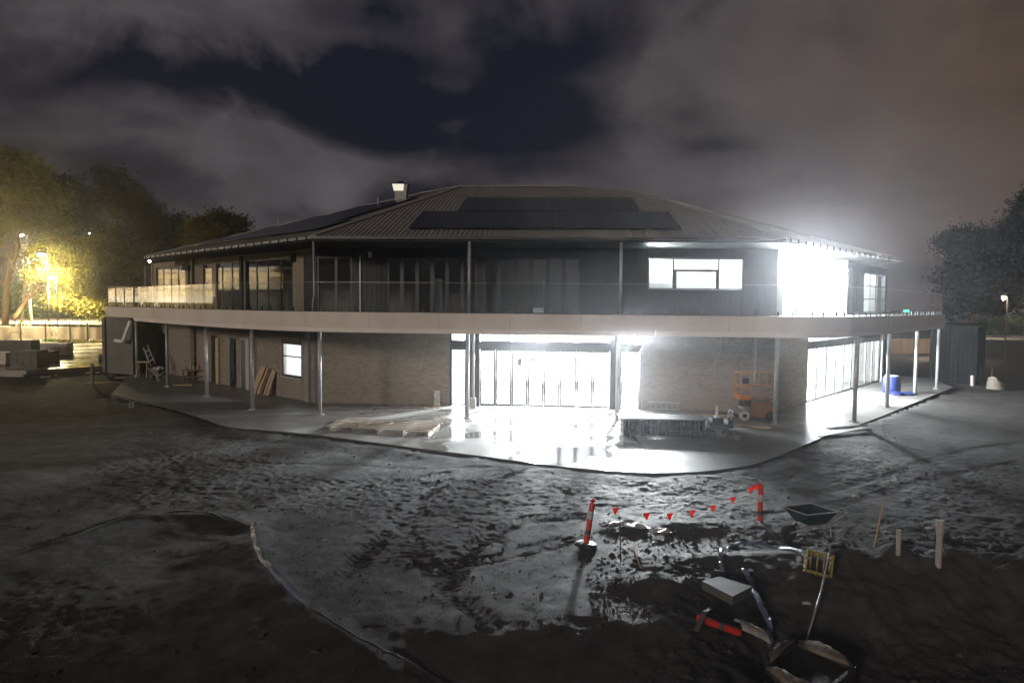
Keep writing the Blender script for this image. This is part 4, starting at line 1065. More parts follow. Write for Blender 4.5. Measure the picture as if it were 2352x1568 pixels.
def wheelbarrow(label, traymat, group=None):
    """local: wheel towards -x, handles towards +x"""
    t = thing('wheelbarrow', label, 'wheelbarrow', (0, 0, 0), 0, group)
    q = MB(); T = [(-.46, -.33, .66), (.46, -.36, .62), (.46, .36, .62), (-.46, .33, .66)]; B = [(-.22, -.19, .36), (.26, -.22, .34), (.26, .22, .34), (-.22, .19, .36)]
    q.add(T + B, [(4, 5, 6, 7), (0, 1, 5, 4), (1, 2, 6, 5), (2, 3, 7, 6), (3, 0, 4, 7)])
    Ti = [(x * .965, y * .955, z - .006) for x, y, z in T]; Bi = [(x * .95, y * .94, z + .014) for x, y, z in B]
    q.add(Ti + Bi, [(7, 6, 5, 4), (4, 5, 1, 0), (5, 6, 2, 1), (6, 7, 3, 2), (7, 4, 0, 3)]); tray = q.build('tray', traymat, t, rec=False)
    MB().tube([T[0], T[1], T[2], T[3], T[0]], .014, 6).build('rim', 'steel', tray)
    for s in (-1, 1):
        MB().tube([(-.62, s * .05, .20), (-.2, s * .20, .33), (.4, s * .26, .33), (.86, s * .28, .52)], .018, 8).build('handle', 'steel', t)
        MB().tube([(.12, s * .22, .33), (.30, s * .24, .0), (.42, s * .24, .0), (.36, s * .26, .33)], .014, 6).build('leg', 'steel', t)
    w = MB().tube([(-.62, -.045, .19), (-.62, .045, .19)], .19, 20).build('wheel', 'rubber', t); MB().tube([(-.62, -.055, .19), (-.62, .055, .19)], .09, 12).build('rim', 'frame', w)
    return t
wb = wheelbarrow('grey wheelbarrow full of rubble beside the red trestle', 'conc'); p = at(365, 874); place(wb, p, -.5)
q = MB()
for _ in range(26):
    a_ = random.uniform(0, 6.28); r = random.uniform(0, .26); q.box((r * math.cos(a_) * 1.2, r * math.sin(a_), .60 + random.uniform(-.06, .10)), tuple(random.uniform(.08, .2) for _ in range(3)), random.uniform(0, 3))
rb = q.build('rubble', 'stone'); place(rb, p, -.5); tagm(rb, 'rubble heaped in the grey wheelbarrow at left', 'rubble')
p = at(452, 874); tw = thing('tool_bench', 'low work bench crowded with tools against the left brick wall', 'work bench', tuple(p))
q = MB(); q.box((p.x, p.y + .3, .55), (1.7, .6, .06)); q.build('top', 'woodd', tw)
for s in (-.75, .75):
    for d in (.05, .55): MB().box((p.x + s, p.y + d, .26), (.07, .07, .52)).build('leg', 'woodd', tw)
MB().box((p.x, p.y + .3, .2), (1.5, .5, .04)).build('shelf', 'woodd', tw)
for k in range(7):
    x_ = p.x - .7 + k * .22; h_ = random.uniform(.12, .36); o = MB().lathe([(.06, 0), (.07, .02), (.06, h_), (.03, h_ + .03)], (x_, p.y + random.uniform(.15, .45), .58), 8).build('paint_tin', random.choice(['white', 'steel', 'wood'])); tagm(o, ('leftmost', 'second from left', 'third from left', 'middle', 'fifth from left', 'second from right', 'rightmost')[k] + ' tin standing on the left work bench' if False else ('leftmost tin', 'second tin from the left', 'third tin from the left', 'middle tin', 'fifth tin from the left', 'second tin from the right', 'rightmost tin')[k] + ' on the work bench by the left brick wall', 'tin', 'tins on the work bench')
for k, (x, y, L_, a_, mt) in enumerate(((300, 868, 1.6, .3, 'wood'), (270, 880, 1.2, -.4, 'woodd'), (420, 886, .9, .1, 'wood'), (345, 880, .8, 1.0, 'white'), (300, 890, 1.1, .15, 'woodd'), (225, 880, 1.3, .5, 'wood'))):
    p = onsoil(x, y) if x < 320 else at(x, y); d = Vector((math.cos(a_), math.sin(a_), 0)) * L_ / 2
    tagm(MB().bar(p - d + Vector((0, 0, .04)), p + d + Vector((0, 0, .05)), .10, .05).build('loose_timber', mt), ('pale timber length below the grey end wall', 'dark timber in the dirt below the end wall', 'short timber on the slab near the work bench', 'white strip lying beside the rubble barrow', 'dark timber in front of the red trestle', 'pale timber at the far left in the dirt')[k], 'timber', 'loose timber lengths at the left end')
# thin dark post with cross rail at left
p = onsoil(212, 884); tagm(MB().box((p.x, p.y, .45), (.10, .10, 1.1)).build('survey_post', 'woodd'), 'dark timber post standing in the dirt left of the end wall', 'post')

# ------------------------------------------------------------------ paved platform with paver pallets, far left
pa, pb_, pc, pd_ = at(60, 851, .25), at(238, 840, .25), at(250, 805, .25), at(-90, 800, .25)
pl = [(at(-120, 848, .25).x, at(-120, 848, .25).y), (pa.x, pa.y), (pb_.x, pb_.y), (pb_.x + 3, pb_.y + 9), (pd_.x + 10, pd_.y + 12), (pd_.x, pd_.y + 4)]
o = MB().prism(pl, -.4, .25).build('paved_terrace', 'paver'); o['kind'] = 'structure'
o = MB().bar((pl[1][0], pl[1][1] - .25, -.02), (pl[2][0], pl[2][1] - .25, -.02), .3, .14).build('terrace_kerb', 'conc'); o['kind'] = 'structure'
def pallet_stack(label, px_, py_, w, d, h, rz, mt, rows=4, cols=4):
    p = at(px_, py_, .25); t = thing('paver_stack', label, 'paver stack', (0, 0, 0), 0, 'pallets of pavers on the terrace')
    for k in range(3): MB().bar((-w / 2, -d / 2 + k * d / 2, .05), (w / 2, -d / 2 + k * d / 2, .05), .1, .1).build('pallet_bearer', 'woodd', t)
    for i in range(cols):
        for j in range(2):
            for k in range(rows):
                cw, cd_, ch = w / cols, d / 2, (h - .1) / rows
                piece('paver', mt, t, (-w / 2 + (i + .5) * cw + random.uniform(-.01, .01), -d / 2 + (j + .5) * cd_ + random.uniform(-.01, .01), .1 + (k + .5) * ch), (cw - .02, cd_ - .02, ch - .012))
    place(t, p, rz); return t
pallet_stack('pale pallet of pavers nearest the terrace middle, right end of the group', 131, 818, 1.7, 1.3, .95, .25, 'stone')
pallet_stack('pale flat-topped paver pallet just left of the rightmost one', 94, 812, 1.9, 1.4, .85, .15, 'stone')
pallet_stack('dark front pallet of stacked blocks beside the terrace kerb', 68, 843, 1.5, 1.2, 1.0, .1, 'render')
pallet_stack('dark large pallet of blocks at the left, behind the front one', 44, 826, 2.0, 1.3, 1.3, .2, 'render')
pallet_stack('low dark pallet between the front stack and the pale ones', 102, 833, 1.3, 1.0, .75, -.2, 'conc', 3)
pallet_stack('pale low pallet at the rear left of the group', 60, 806, 2.6, 1.2, .7, .1, 'stone', 3)
pallet_stack('pale small pallet at the left picture edge', 8, 838, 1.4, 1.2, .8, -.1, 'stone', 3)
p = at(236, 838, .1); tagm(MB().box((p.x, p.y, .45), (.34, .3, .72)).build('site_bin', 'teal'), 'small teal box against the left edge of the end wall', 'box')
for k in range(10):
    x = 8 + k * 24; y = random.uniform(855, 872); p = onsoil(x, y)
    o = MB().box((p.x, p.y, p.z + .04), (random.uniform(.2, .7), random.uniform(.08, .2), .08), random.uniform(0, 3)).build('rubble_piece', random.choice(['stone', 'conc', 'wood'])); tagm(o, ('leftmost', 'second', 'third', 'fourth', 'fifth', 'sixth', 'seventh', 'eighth', 'ninth', 'rightmost')[k] + ' from left of the broken pieces below the terrace kerb', 'rubble piece', 'broken pieces below the terrace kerb')

# ------------------------------------------------------------------ foreground: bollards and bunting
def bollard(label, base=True, tilt=(0, 0), group='red and white site bollards'):
    t = thing('bollard', label, 'bollard', (0, 0, 0), 0, group)
    def ring(z0, z1, mt, name, r): MB().lathe([(r, z0), (r, z1)], (0, 0, 0), 18).build(name, mt, t, smooth=False)
    MB().lathe([(.052, .03), (.050, .74), (.046, .78), (.020, .80)], (0, 0, 0), 18).build('post', 'red', t)
    ring(.22, .30, 'frame', 'reflective_band', .0535); ring(.50, .64, 'white', 'reflective_band', .0535)
    MB().lathe([(.022, .79), (.028, .84), (.012, .87)], (0, 0, 0), 12).build('cap', 'red', t)
    MB().box((0, 0, .83), (.12, .03, .03)).build('top_handle', 'red', t)
    if base:
        b_ = MB().lathe([(.21, 0), (.22, .02), (.19, .055), (.07, .08)], (0, 0, 0), 8).build('base', 'rubber', t)
        q = MB().lathe([(.17, .062), (.12, .073)], (.03, .0, .002), 9).build('mud_film', 'white', b_)
    return t
pL = onsoil(1345, 1256); B1 = bollard('leaning red bollard with octagonal base near the middle of the mud'); place(B1, pL + Vector((0, 0, .02))); B1.rotation_euler = (0, R(9), .3)
pR = onsoil(1745, 1195); B2 = bollard('upright red and white bollard right of the bunting, base buried', base=False); place(B2, pR + Vector((0, 0, -.10)))
for o in B2.children:
    pass
# wind-torn tape knotted round the right bollard
tp = aty(1738, 1124, pR.y); q = MB(); a_, b_, c_ = aty(1746, 1108, pR.y), aty(1718, 1122, pR.y - .02), aty(1724, 1134, pR.y + .02); d_ = aty(1744, 1126, pR.y); e_ = aty(1730, 1122, pR.y)
q.add([a_, b_, c_, e_, d_], [(0, 1, 3, 4), (1, 2, 3)]); q2 = [Vector(v) + Vector((0, .012, 0)) for v in q.v]; q.add(q2, [(3, 2, 1), (4, 3, 1, 0)])
tagm(q.build('torn_tape', 'redflag'), 'torn red tape knotted round the head of the upright bollard', 'tape')
# bunting
topL = aty(1358, 1156, pL.y + .05); topR = aty(1745, 1108, pR.y)
bt_ = thing('bunting', 'string of small red flags sagging between the two bollards', 'bunting', tuple(topL.lerp(topR, .5)))
def sag(u): p = topL.lerp(topR, u); p.z -= 4 * u * (1 - u) * .17; return p
MB().tube([sag(k / 40) for k in range(41)], .0025, 4).build('string', 'wire', bt_)
for k, (fx, fy, s) in enumerate([(1409, 1168, .9), (1476, 1180, 1), (1528, 1181, 1), (1580, 1174, 1), (1629, 1163, .95), (1678, 1144, .95), (1726, 1120, .6)]):
    u = (fx - 1358) / (1745 - 1358); p = sag(u); p.z = min(p.z, aty(fx, fy, p.y).z + .02); w = .078 * s; sw = random.uniform(-.03, .03)
    dv = (topR - topL).normalized(); q = MB(); A = p - dv * w; B = p + dv * w; C = p + Vector((sw * .5, sw, -.155 * s)); t_ = Vector((0, .004, 0))
    md = (A + B + C) / 3 + Vector((0, sw, 0))
    q.add([A, B, C, md, A + t_, B + t_, C + t_, md + t_], [(0, 1, 3), (1, 2, 3), (2, 0, 3), (5, 4, 7), (6, 5, 7), (4, 6, 7)]); q.build('flag', 'redflag', bt_, rec=False)
# white plastic sheeting scraps under the bunting
for k, (x, y, s) in enumerate(((1430, 1205, .42), (1462, 1212, .30), (1515, 1222, .30), (1398, 1210, .26))):
    p = onsoil(x, y); q = MB(); n_ = 6; vv = []; 
    for i in range(n_):
        for j in range(n_): vv.append((p.x + s * (i / 5 - .5) * 1.4 + random.uniform(-.03, .03), p.y + s * (j / 5 - .5) * .8 + random.uniform(-.03, .03), p.z + .015 + random.uniform(0, .05)))
    q.add(vv, [(i * n_ + j, (i + 1) * n_ + j, (i + 1) * n_ + j + 1, i * n_ + j + 1) for i in range(n_ - 1) for j in range(n_ - 1)])
    o = q.build('plastic_scrap', 'white' if k < 3 else 'clothd', rec=False); tagm(o, ('large crumpled white plastic scrap left of the bunting middle', 'small white plastic scrap under the second flag', 'pale scrap under the third flag from left', 'grey cloth scrap behind the leaning bollard')[k], 'plastic scrap', 'plastic scraps under the bunting')
# stakes, sticks, pipes
p = onsoil(1426, 1297); tagm(MB().tube([p, aty(1424, 1200, p.y)], .008, 5).build('wire_stake', 'wire'), 'thin wire stake standing in the mud right of the leaning bollard', 'stake')
p, p_ = onsoil(1472, 1308), onsoil(1456, 1278); q = MB().tube([p + Vector((0, 0, .03)), p_ + Vector((0, 0, .10))], .014, 6); q.tube([p_ + Vector((0, 0, .10)), p_ + Vector((-.1, .05, .14))], .009, 5); q.tube([p_ + Vector((0, 0, .10)), p_ + Vector((.02, .1, .15))], .009, 5)
tagm(q.build('forked_stick', 'wood'), 'pale forked stick lying in the mud below the bunting', 'stick')
p = onsoil(1490, 1302); tagm(MB().box(p + Vector((0, 0, .01)), (.22, .10, .04), .2).build('flat_stone', 'clothd'), 'flat muddy piece beside the forked stick', 'stone')
p = onsoil(2007, 1262); tagm(MB().tube([p, aty(2029, 1145, p.y - .1)], .016, 6).build('thin_stake', 'wood'), 'thin leaning timber stake right of the wheelbarrow', 'stake')
p = onsoil(2063, 1272); q = MB().tube([p - Vector((0, 0, .1)), aty(2065, 1216, p.y)], .038, 14); tagm(q.build('pipe_riser', 'pvc'), 'shorter grey pipe standing up out of the heap', 'pipe', 'pipes standing out of the soil')
p = onsoil(2155, 1297); t = aty(2160, 1196, p.y); q = MB().tube([p - Vector((0, 0, .15)), t], .048, 14)
pr = thing('pipe_riser', 'taller pale pipe with a collar standing out of the heap at right', 'pipe', tuple(p), 0, 'pipes standing out of the soil'); q.build('pipe', 'pvc', pr); d_ = (t - p).normalized(); MB().tube([t - d_ * .22, t + d_ * .01], .058, 14).build('collar', 'pvc', pr)
p = onsoil(2233, 886); t = aty(2233, 862, p.y); tagm(MB().tube([p, t], .085, 12).build('pipe_riser', 'pvc'), 'short white pipe stub far right beyond the slab', 'pipe', 'pipes standing out of the soil')
p = onsoil(2290, 893); bg_ = thing('bulk_bag', 'slumped pale sack of sand at the far right edge of the site', 'sack', tuple(p))
q = MB(); prof = []
for i in range(7):
    z = i / 6; r = .42 * (1 - .15 * z) if z < .8 else .25
    for k in range(14): a_ = 6.283 * k / 14; rr = r * (1 + .13 * math.sin(3 * a_ + i)); prof.append((p.x + rr * math.cos(a_) * (1.15 - z * .3) - .25 * z, p.y + rr * math.sin(a_), p.z + z * .62 * (1 + .12 * math.sin(a_ * 2))))
q.add(prof, [(i * 14 + k, i * 14 + (k + 1) % 14, (i + 1) * 14 + (k + 1) % 14, (i + 1) * 14 + k) for i in range(6) for k in range(14)] + [tuple(range(6 * 14, 7 * 14))]); q.build('sack_body', 'cloth', bg_, smooth=True)
p = onsoil(2277, 880); sk = thing('marker_stake', 'thin stake with a yellow head behind the pale sack', 'stake', tuple(p)); q = MB().bar(p, p + Vector((0, 0, .8)), .05); q.build('post', 'wood', sk); MB().box(p + Vector((0, 0, .82)), (.1, .1, .14)).build('head', 'yellow', sk)

# wheelbarrow in the foreground
p = onsoil(1858, 1232); wf = wheelbarrow('dark teal wheelbarrow standing in the mud right of the bunting', 'teal'); place(wf, p + Vector((0, 0, -.02)), .45, .86)
# yellow crate frame tipped in the mud
p = onsoil(1876, 1305); cr = thing('crate', 'tipped yellow plastic crate in the mud below the wheelbarrow', 'crate', (0, 0, 0))
def crate_bars(): 
    S = [(-.19, -.16), (.19, -.16), (.19, .16), (-.19, .16)]
    for z, nm in ((.01, 'rim'), (.30, 'rim'), (.15, 'rim')):
        q = MB()
        for k in range(4): q.bar((*S[k], z), (*S[(k + 1) % 4], z), .022)
        q.build(nm, 'yellow', cr)
    for k in range(4):
        a_, b_ = S[k], S[(k + 1) % 4]
        for f_ in (0, .25, .5, .75): x, y = a_[0] + (b_[0] - a_[0]) * f_, a_[1] + (b_[1] - a_[1]) * f_; MB().bar((x, y, 0), (x, y, .31), .02 if f_ else .03).build('upright', 'yellow', cr)
    for f_ in (-.1, 0, .1): MB().bar((f_, -.16, .01), (f_, .16, .01), .02).build('floor_slat', 'yellow', cr)
crate_bars(); place(cr, p + Vector((0, 0, .05))); cr.rotation_euler = (R(62), R(8), R(-20))
# long steel pole
a_ = onsoil(1851, 1474); b_ = aty(1905, 1268, a_.y + 1.1); m_ = a_.lerp(b_, .55) + Vector((.02, 0, -.04))
tagm(MB().tube([a_, m_, b_], .015, 7).build('long_pole', 'steel'), 'long slightly bent pole leaning from the fabric pit to the crate', 'pole')
# concrete lid
pp = [onsoil(x, y) for x, y in ((1612, 1333), (1683, 1369), (1727, 1346), (1652, 1323))]; cz = max(p.z for p in pp) + .10
pp = [at(x, y, cz) for x, y in ((1612, 1333), (1683, 1369), (1727, 1346), (1652, 1323))]
tagm(MB().prism([(p.x, p.y) for p in pp], cz - .13, cz).build('pit_lid', 'asphalt'), 'grey rectangular concrete lid lying tilted in the mud at right', 'lid')
# lay-flat hoses
def ribbon(pxpts, w, mt, label, name='layflat_hose', lift=.045, twist=0.0, k=5, th=.02, soil=True):
    P = catmull([tuple(onsoil(x, y)[:2]) for x, y in pxpts], k); n = len(P); vs_, fs = [], []
    hh = height(np.array([p[0] for p in P]), np.array([p[1] for p in P]))
    for i, (x, y) in enumerate(P):
        a_, b_ = P[max(i - 1, 0)], P[min(i + 1, n - 1)]; t = Vector((b_[0] - a_[0], b_[1] - a_[1], 0)).normalized(); sd = Vector((-t.y, t.x, 0))
        ang = twist * math.sin(i * .8) ; wv = (sd * math.cos(ang) + Vector((0, 0, 1)) * abs(math.sin(ang))) * (w / 2); c = Vector((x, y, float(hh[i]) + lift + abs(math.sin(ang)) * w / 2))
        up = Vector((0, 0, th / 2)); bl = Vector((0, 0, th * .5 * math.sin(i * 1.7)))
        vs_ += [c - wv - up * .2, c + up + bl, c + wv - up * .2, c - up]
    for i in range(n - 1):
        for j in range(4): fs.append((4 * i + j, 4 * i + (j + 1) % 4, 4 * i + 4 + (j + 1) % 4, 4 * i + 4 + j))
    fs += [(0, 1, 2, 3), (4 * n - 4, 4 * n - 3, 4 * n - 2, 4 * n - 1)]
    o = MB().add(vs_, fs).build(name, mt, smooth=False); tagm(o, label, 'hose', 'lay-flat hoses on the mud'); return o
ribbon([(-60, 1318), (60, 1266), (150, 1240), (285, 1192), (430, 1177), (520, 1196), (578, 1211)], .07, 'rubber', 'dark hose running along the ground at lower left', lift=.03)
ribbon([(582, 1206), (580, 1222), (586, 1250), (600, 1288), (640, 1334), (712, 1401)], .085, 'hose', 'twisted pale blue lay-flat hose curving down the left foreground', twist=.9, lift=.05)
ribbon([(714, 1403), (800, 1455), (880, 1497), (940, 1525), (1030, 1582)], .05, 'rubber', 'flat dark hose continuing to the bottom edge of the picture', lift=.03)
ribbon([(1660, 1318), (1655, 1290), (1662, 1268), (1690, 1256), (1730, 1252), (1790, 1264), (1850, 1276), (1895, 1290)], .07, 'hose', 'loop of dark shiny hose behind the concrete lid', lift=.05, twist=.5)
ribbon([(1705, 1318), (1722, 1344), (1740, 1390), (1758, 1430), (1768, 1470), (1768, 1500)], .085, 'hose', 'pale blue hose running down beside the concrete lid', lift=.09, twist=.9)
ribbon([(232, 1107), (270, 1109), (325, 1109)], .03, 'wire', 'thin shiny strip lying on the left mud', lift=.03)
# fallen bollard with white sleeve, strap across
a_, b_ = onsoil(1606, 1434) + Vector((0, 0, .09)), onsoil(1697, 1466) + Vector((0, 0, .09)); fb = thing('bollard', 'fallen red bollard lying in the mud at lower right', 'bollard', tuple(a_.lerp(b_, .5)), 0, 'red and white site bollards')
ax = (b_ - a_).normalized()
MB().tube([a_ - ax * .02, a_ + ax * .28], .052, 16).build('post', 'red', fb); MB().tube([a_ + ax * .28, a_ + ax * .36], .053, 16).build('reflective_band', 'clothd', fb); MB().tube([a_ + ax * .36, b_], .052, 16).build('post', 'red', fb)
q = MB(); n_ = 9; up = Vector((0, 0, 1)); sd = ax.cross(up).normalized()
# white sleeve: curved sheet, printed
P = [b_ - ax * .02 + ax * (.42 * k / 10) + Vector((0, 0, .13 - .05 * (k / 10) ** 2)) for k in range(11)]
vs_ = []; 
for k, c in enumerate(P):
    for j in range(n_): ang = -1.35 + 2.7 * j / (n_ - 1); rr = .11 + .02 * k / 10; vs_.append(c + sd * math.sin(ang) * rr * 1.35 + up * (math.cos(ang) * rr - .06))
q.add(vs_, [(k * n_ + j, k * n_ + j + 1, (k + 1) * n_ + j + 1, (k + 1) * n_ + j) for k in range(10) for j in range(n_ - 1)])
sv = q.build('sleeve', 'white', fb, smooth=True, rec=False)
for k in range(4):   # rows of small print on the sleeve
    c = b_ + ax * (.05 + .055 * k) + up * .183; MB().bar(c + sd * -.05, c + sd * (.02 + .02 * (k % 2)), .014, .002).build('printed_line', 'conc', sv)
a_, b_ = onsoil(1635, 1412) + Vector((0, 0, .12)), onsoil(1599, 1461) + Vector((0, 0, .08)); m_ = a_.lerp(b_, .5) + Vector((0, 0, .10))
q = MB(); q.bar(a_, m_, .06, .012); q.bar(m_, b_, .07, .012); tagm(q.build('pale_strap', 'clothd'), 'pale strap lying across the head of the fallen bollard', 'strap')
# fabric lined pit at the bottom right
pit = thing('fabric_lined_pit', 'square pit box with pale fabric flaps at the bottom right edge', 'pit', tuple(onsoil(1850, 1520)))
zc_ = max(onsoil(x, y).z for x, y in ((1765, 1500), (1835, 1470), (1950, 1530), (1850, 1500), (1800, 1540))) + .15
cn = [at(x, y, zc_) for x, y in ((1762, 1508), (1832, 1472), (1962, 1528), (1880, 1600))]
q = MB()
for k in range(4):
    a_, b_ = cn[k], cn[(k + 1) % 4]; q.bar(a_ + Vector((0, 0, -.25)), b_ + Vector((0, 0, -.25)), .05, .5)
q.build('pit_wall', 'heap', pit)
MB().add([p + Vector((0, 0, -.06)) for p in cn], [(0, 1, 2, 3)]).build('pit_fill', 'heap', pit, rec=False)
def flap(pxs, mt, zl, name='fabric_flap'):
    """pillow-like fabric fold spanned over an outline"""
    P = [at(x, y, zc_ + z) for (x, y), z in zip(pxs, zl)]; c = sum(P, Vector()) / len(P); n = len(P); q = MB(); rings = [P, [p.lerp(c, .35) + Vector((0, 0, .035 + .02 * math.sin(i * 2.1))) for i, p in enumerate(P)], [p.lerp(c, .75) + Vector((0, 0, .03 + .02 * math.cos(i * 3)))for i, p in enumerate(P)]]
    vs_ = [v for r_ in rings for v in r_] + [c + Vector((0, 0, .04))]; fs = [(i, (i + 1) % n, n + (i + 1) % n, n + i) for i in range(n)] + [(n + i, n + (i + 1) % n, 2 * n + (i + 1) % n, 2 * n + i) for i in range(n)] + [(2 * n + i, 2 * n + (i + 1) % n, 3 * n) for i in range(n)]
    fs += [tuple(range(n - 1, -1, -1))]
    return q.add(vs_, fs).build(name, mt, pit, smooth=True)
flap([(1828, 1468), (1870, 1471), (1900, 1480), (1922, 1494), (1958, 1520), (1950, 1528), (1900, 1510), (1860, 1494)], 'cloth', (.0, .03, .05, .04, .0, 0, 0, 0))
flap([(1764, 1496), (1800, 1472), (1826, 1464), (1834, 1474), (1800, 1494), (1770, 1522)], 'clothd', (0, .02, .02, 0, 0, 0))
flap([(1756, 1532), (1772, 1529), (1800, 1536), (1830, 1558), (1870, 1575), (1880, 1600), (1830, 1600), (1788, 1560)], 'cloth', (0, .04, .05, .05, .03, 0, 0, 0))
# small pale litter
for k, (x, y, s) in enumerate(((1965, 1140, .09), (2135, 1213, .08), (2035, 1221, .05), (1090, 1254, .07), (2240, 1264, .05), (1930, 1170, .05), (1852, 1385, .07), (1505, 1245, .05), (1135, 1362, .04), (745, 1240, .04), (1285, 1262, .05), (305, 935, .05))):
    p = onsoil(x, y); q = MB().add([p + Vector((s * dx_, s * dy_, s * dz_)) for dx_, dy_, dz_ in ((-1, -.6, 0), (.9, -.7, .1), (1, .6, .3), (-.8, .7, .1), (0, 0, .55))], [(0, 1, 4), (1, 2, 4), (2, 3, 4), (3, 0, 4), (0, 3, 2, 1)]); tagm(q.build('litter', 'white'), 'small pale scrap of litter lying on the mud', 'litter', 'pale litter scattered on the mud')
for k, x in enumerate((299, 306)):
    p = onsoil(x, 936); tagm(MB().tube([p, p + Vector((0, 0, .22))], .03, 8).build('pipe_stub', 'pvc'), ('left' if k == 0 else 'right') + ' of two tiny pipe stubs in the dark dirt at left', 'pipe stub', 'two pipe stubs at left')
# yellow torch-like patch: lit tuft
# ------------------------------------------------------------------ vegetation
def leaves(blobs, n, size, seed, flat=.0, droop=0.0):
    g = np.random.default_rng(seed); B = np.array(blobs, float); vol = (B[:, 3] * B[:, 4] * B[:, 5]) ** .75; pick = g.choice(len(B), max(8, n // 26), p=vol / vol.sum())
    d = g.normal(size=(len(pick), 3)); d /= np.linalg.norm(d, axis=1)[:, None]; r = g.random(len(pick)) ** .38
    cc = B[pick, :3] + d * r[:, None] * B[pick, 3:6]
    which = g.integers(0, len(cc), n); cs = size * 3.0
    c = cc[which] + g.normal(size=(n, 3)) * np.array([cs, cs, cs * .7])
    a = g.normal(size=(n, 3)); a[:, 2] *= .8; a[:, 2] -= droop; a /= np.linalg.norm(a, axis=1)[:, None]
    b2 = np.cross(a, g.normal(size=(n, 3))); b2 /= np.linalg.norm(b2, axis=1)[:, None]
    s = size * g.uniform(.5, 1.3, n)[:, None]
    v = np.stack([c - a * s, c + b2 * s * .42, c + a * s, c - b2 * s * .42], 1).reshape(-1, 3)
    return v
def leafmesh(name, v, mt, parent=None):
    n = len(v) // 4; me = bpy.data.meshes.new(name); me.vertices.add(len(v)); me.vertices.foreach_set('co', v.astype(np.float32).ravel())
    me.loops.add(4 * n); me.loops.foreach_set('vertex_index', np.arange(4 * n, dtype=np.int32)); me.polygons.add(n)
    me.polygons.foreach_set('loop_start', np.arange(0, 4 * n, 4, dtype=np.int32)); me.polygons.foreach_set('loop_total', np.full(n, 4, np.int32)); me.update(calc_edges=True)
    me.materials.append(M[mt]); o = bpy.data.objects.new(name, me); col.objects.link(o)
    if parent is not None: adopt(o, parent)
    return o
def limb(q, p0, p1, r0, r1, k=6, wob=.06):
    L = (p1 - p0).length; pts = []; 
    for i in range(k + 1):
        t = i / k; o = Vector((random.uniform(-1, 1), random.uniform(-1, 1), random.uniform(-.4, .4))) * L * wob * math.sin(math.pi * t); pts.append(p0.lerp(p1, t) + o)
    q.tube(pts, [r0 + (r1 - r0) * i / k for i in range(k + 1)], 8); return pts
_seed = [100]
def tree(name, label, cat, Y, base_px, crown_px, n, size, lm, bm, group=None, zb=None, trunk=None, limbs=5, tr=.28, droop=0.2, dep=.7):
    """crown_px: (x, y, rx, ry) ellipses measured in the photo at distance Y"""
    s = Y / FPX; base = aty(base_px[0], base_px[1], Y)
    if zb is not None: base.z = zb
    t = thing(name, label, cat, tuple(base), 0, group); bl = []
    for x, y, rx, ry in crown_px:
        p = aty(x, y, Y + random.uniform(-.5, .5) * rx * s * .4); bl.append((p.x, p.y, p.z, rx * s, rx * s * dep, ry * s))
    big = bl; bl = []
    for b_ in big:      # break each mass into ragged clumps with gaps between them
        nsub = 9 if b_[3] > 1.2 else 4
        for k in range(nsub):
            d = Vector((random.gauss(0, 1), random.gauss(0, 1), random.gauss(0, 1))).normalized() * (random.random() ** .5) * .80
            rr = random.uniform(.22, .46); bl.append((b_[0] + d.x * b_[3], b_[1] + d.y * b_[4], b_[2] + d.z * b_[5], b_[3] * rr * 1.15, b_[4] * rr, b_[5] * rr * .85))
    q = MB(); top = Vector(bl[0][:3]); ctr = Vector((sum(b_[0] for b_ in bl) / len(bl), sum(b_[1] for b_ in bl) / len(bl), sum(b_[2] for b_ in bl) / len(bl)))
    if trunk:
        prev = base; 
        P = [base] + [aty(x, y, Y) for x, y in trunk]; q.tube(catmull_v(P), [tr * (1 - .6 * i / (len(catmull_v(P)) - 1)) for i in range(len(catmull_v(P)))], 9); fork = P[-1]; forks = P[1:]
    else:
        fork = base.lerp(ctr, .55); limb(q, base, fork, tr, tr * .6); forks = [fork]
    for k in range(limbs * 2):
        b_ = bl[(k * 7) % len(bl)]; e = Vector(b_[:3]) + Vector((0, 0, 0)); limb(q, forks[k % len(forks)], e, tr * .34, tr * .06, 7, .08)
    q.build('trunk', bm, t, smooth=True)
    _seed[0] += 1; leafmesh('crown', leaves(bl, int(n * 2.3), size * (.5 if Y < 100 else .62), _seed[0], droop=droop), lm, t); return t
def catmull_v(P, k=4):
    P = [2 * P[0] - P[1]] + list(P) + [2 * P[-1] - P[-2]]; o = []
    for i in range(1, len(P) - 2):
        for j in range(k):
            t = j / k; a, b2, c, d = P[i - 1:i + 3]; o.append(.5 * (2 * b2 + (c - a) * t + (2 * a - 5 * b2 + 4 * c - d) * t * t + (3 * b2 - a - 3 * c + d) * t ** 3))
    o.append(P[-2]); return o

# street behind the fence
def sheet(name, pts, z, mt):
    o = MB().add([(x, y, z) for x, y in pts], [tuple(range(len(pts)))]).build(name, mt, rec=False); o['kind'] = 'structure'; return o
sheet('verge', [(-120, 76.5), (-20, 76.5), (-16, 140), (-140, 140)], 1.60, 'grass')
sheet('street', [(-130, 84), (-30, 84), (-24, 104), (-140, 104)], 1.606, 'asphalt')
sheet('footpath', [(-130, 79.5), (-30, 79.5), (-30, 82), (-130, 82)], 1.607, 'conc')

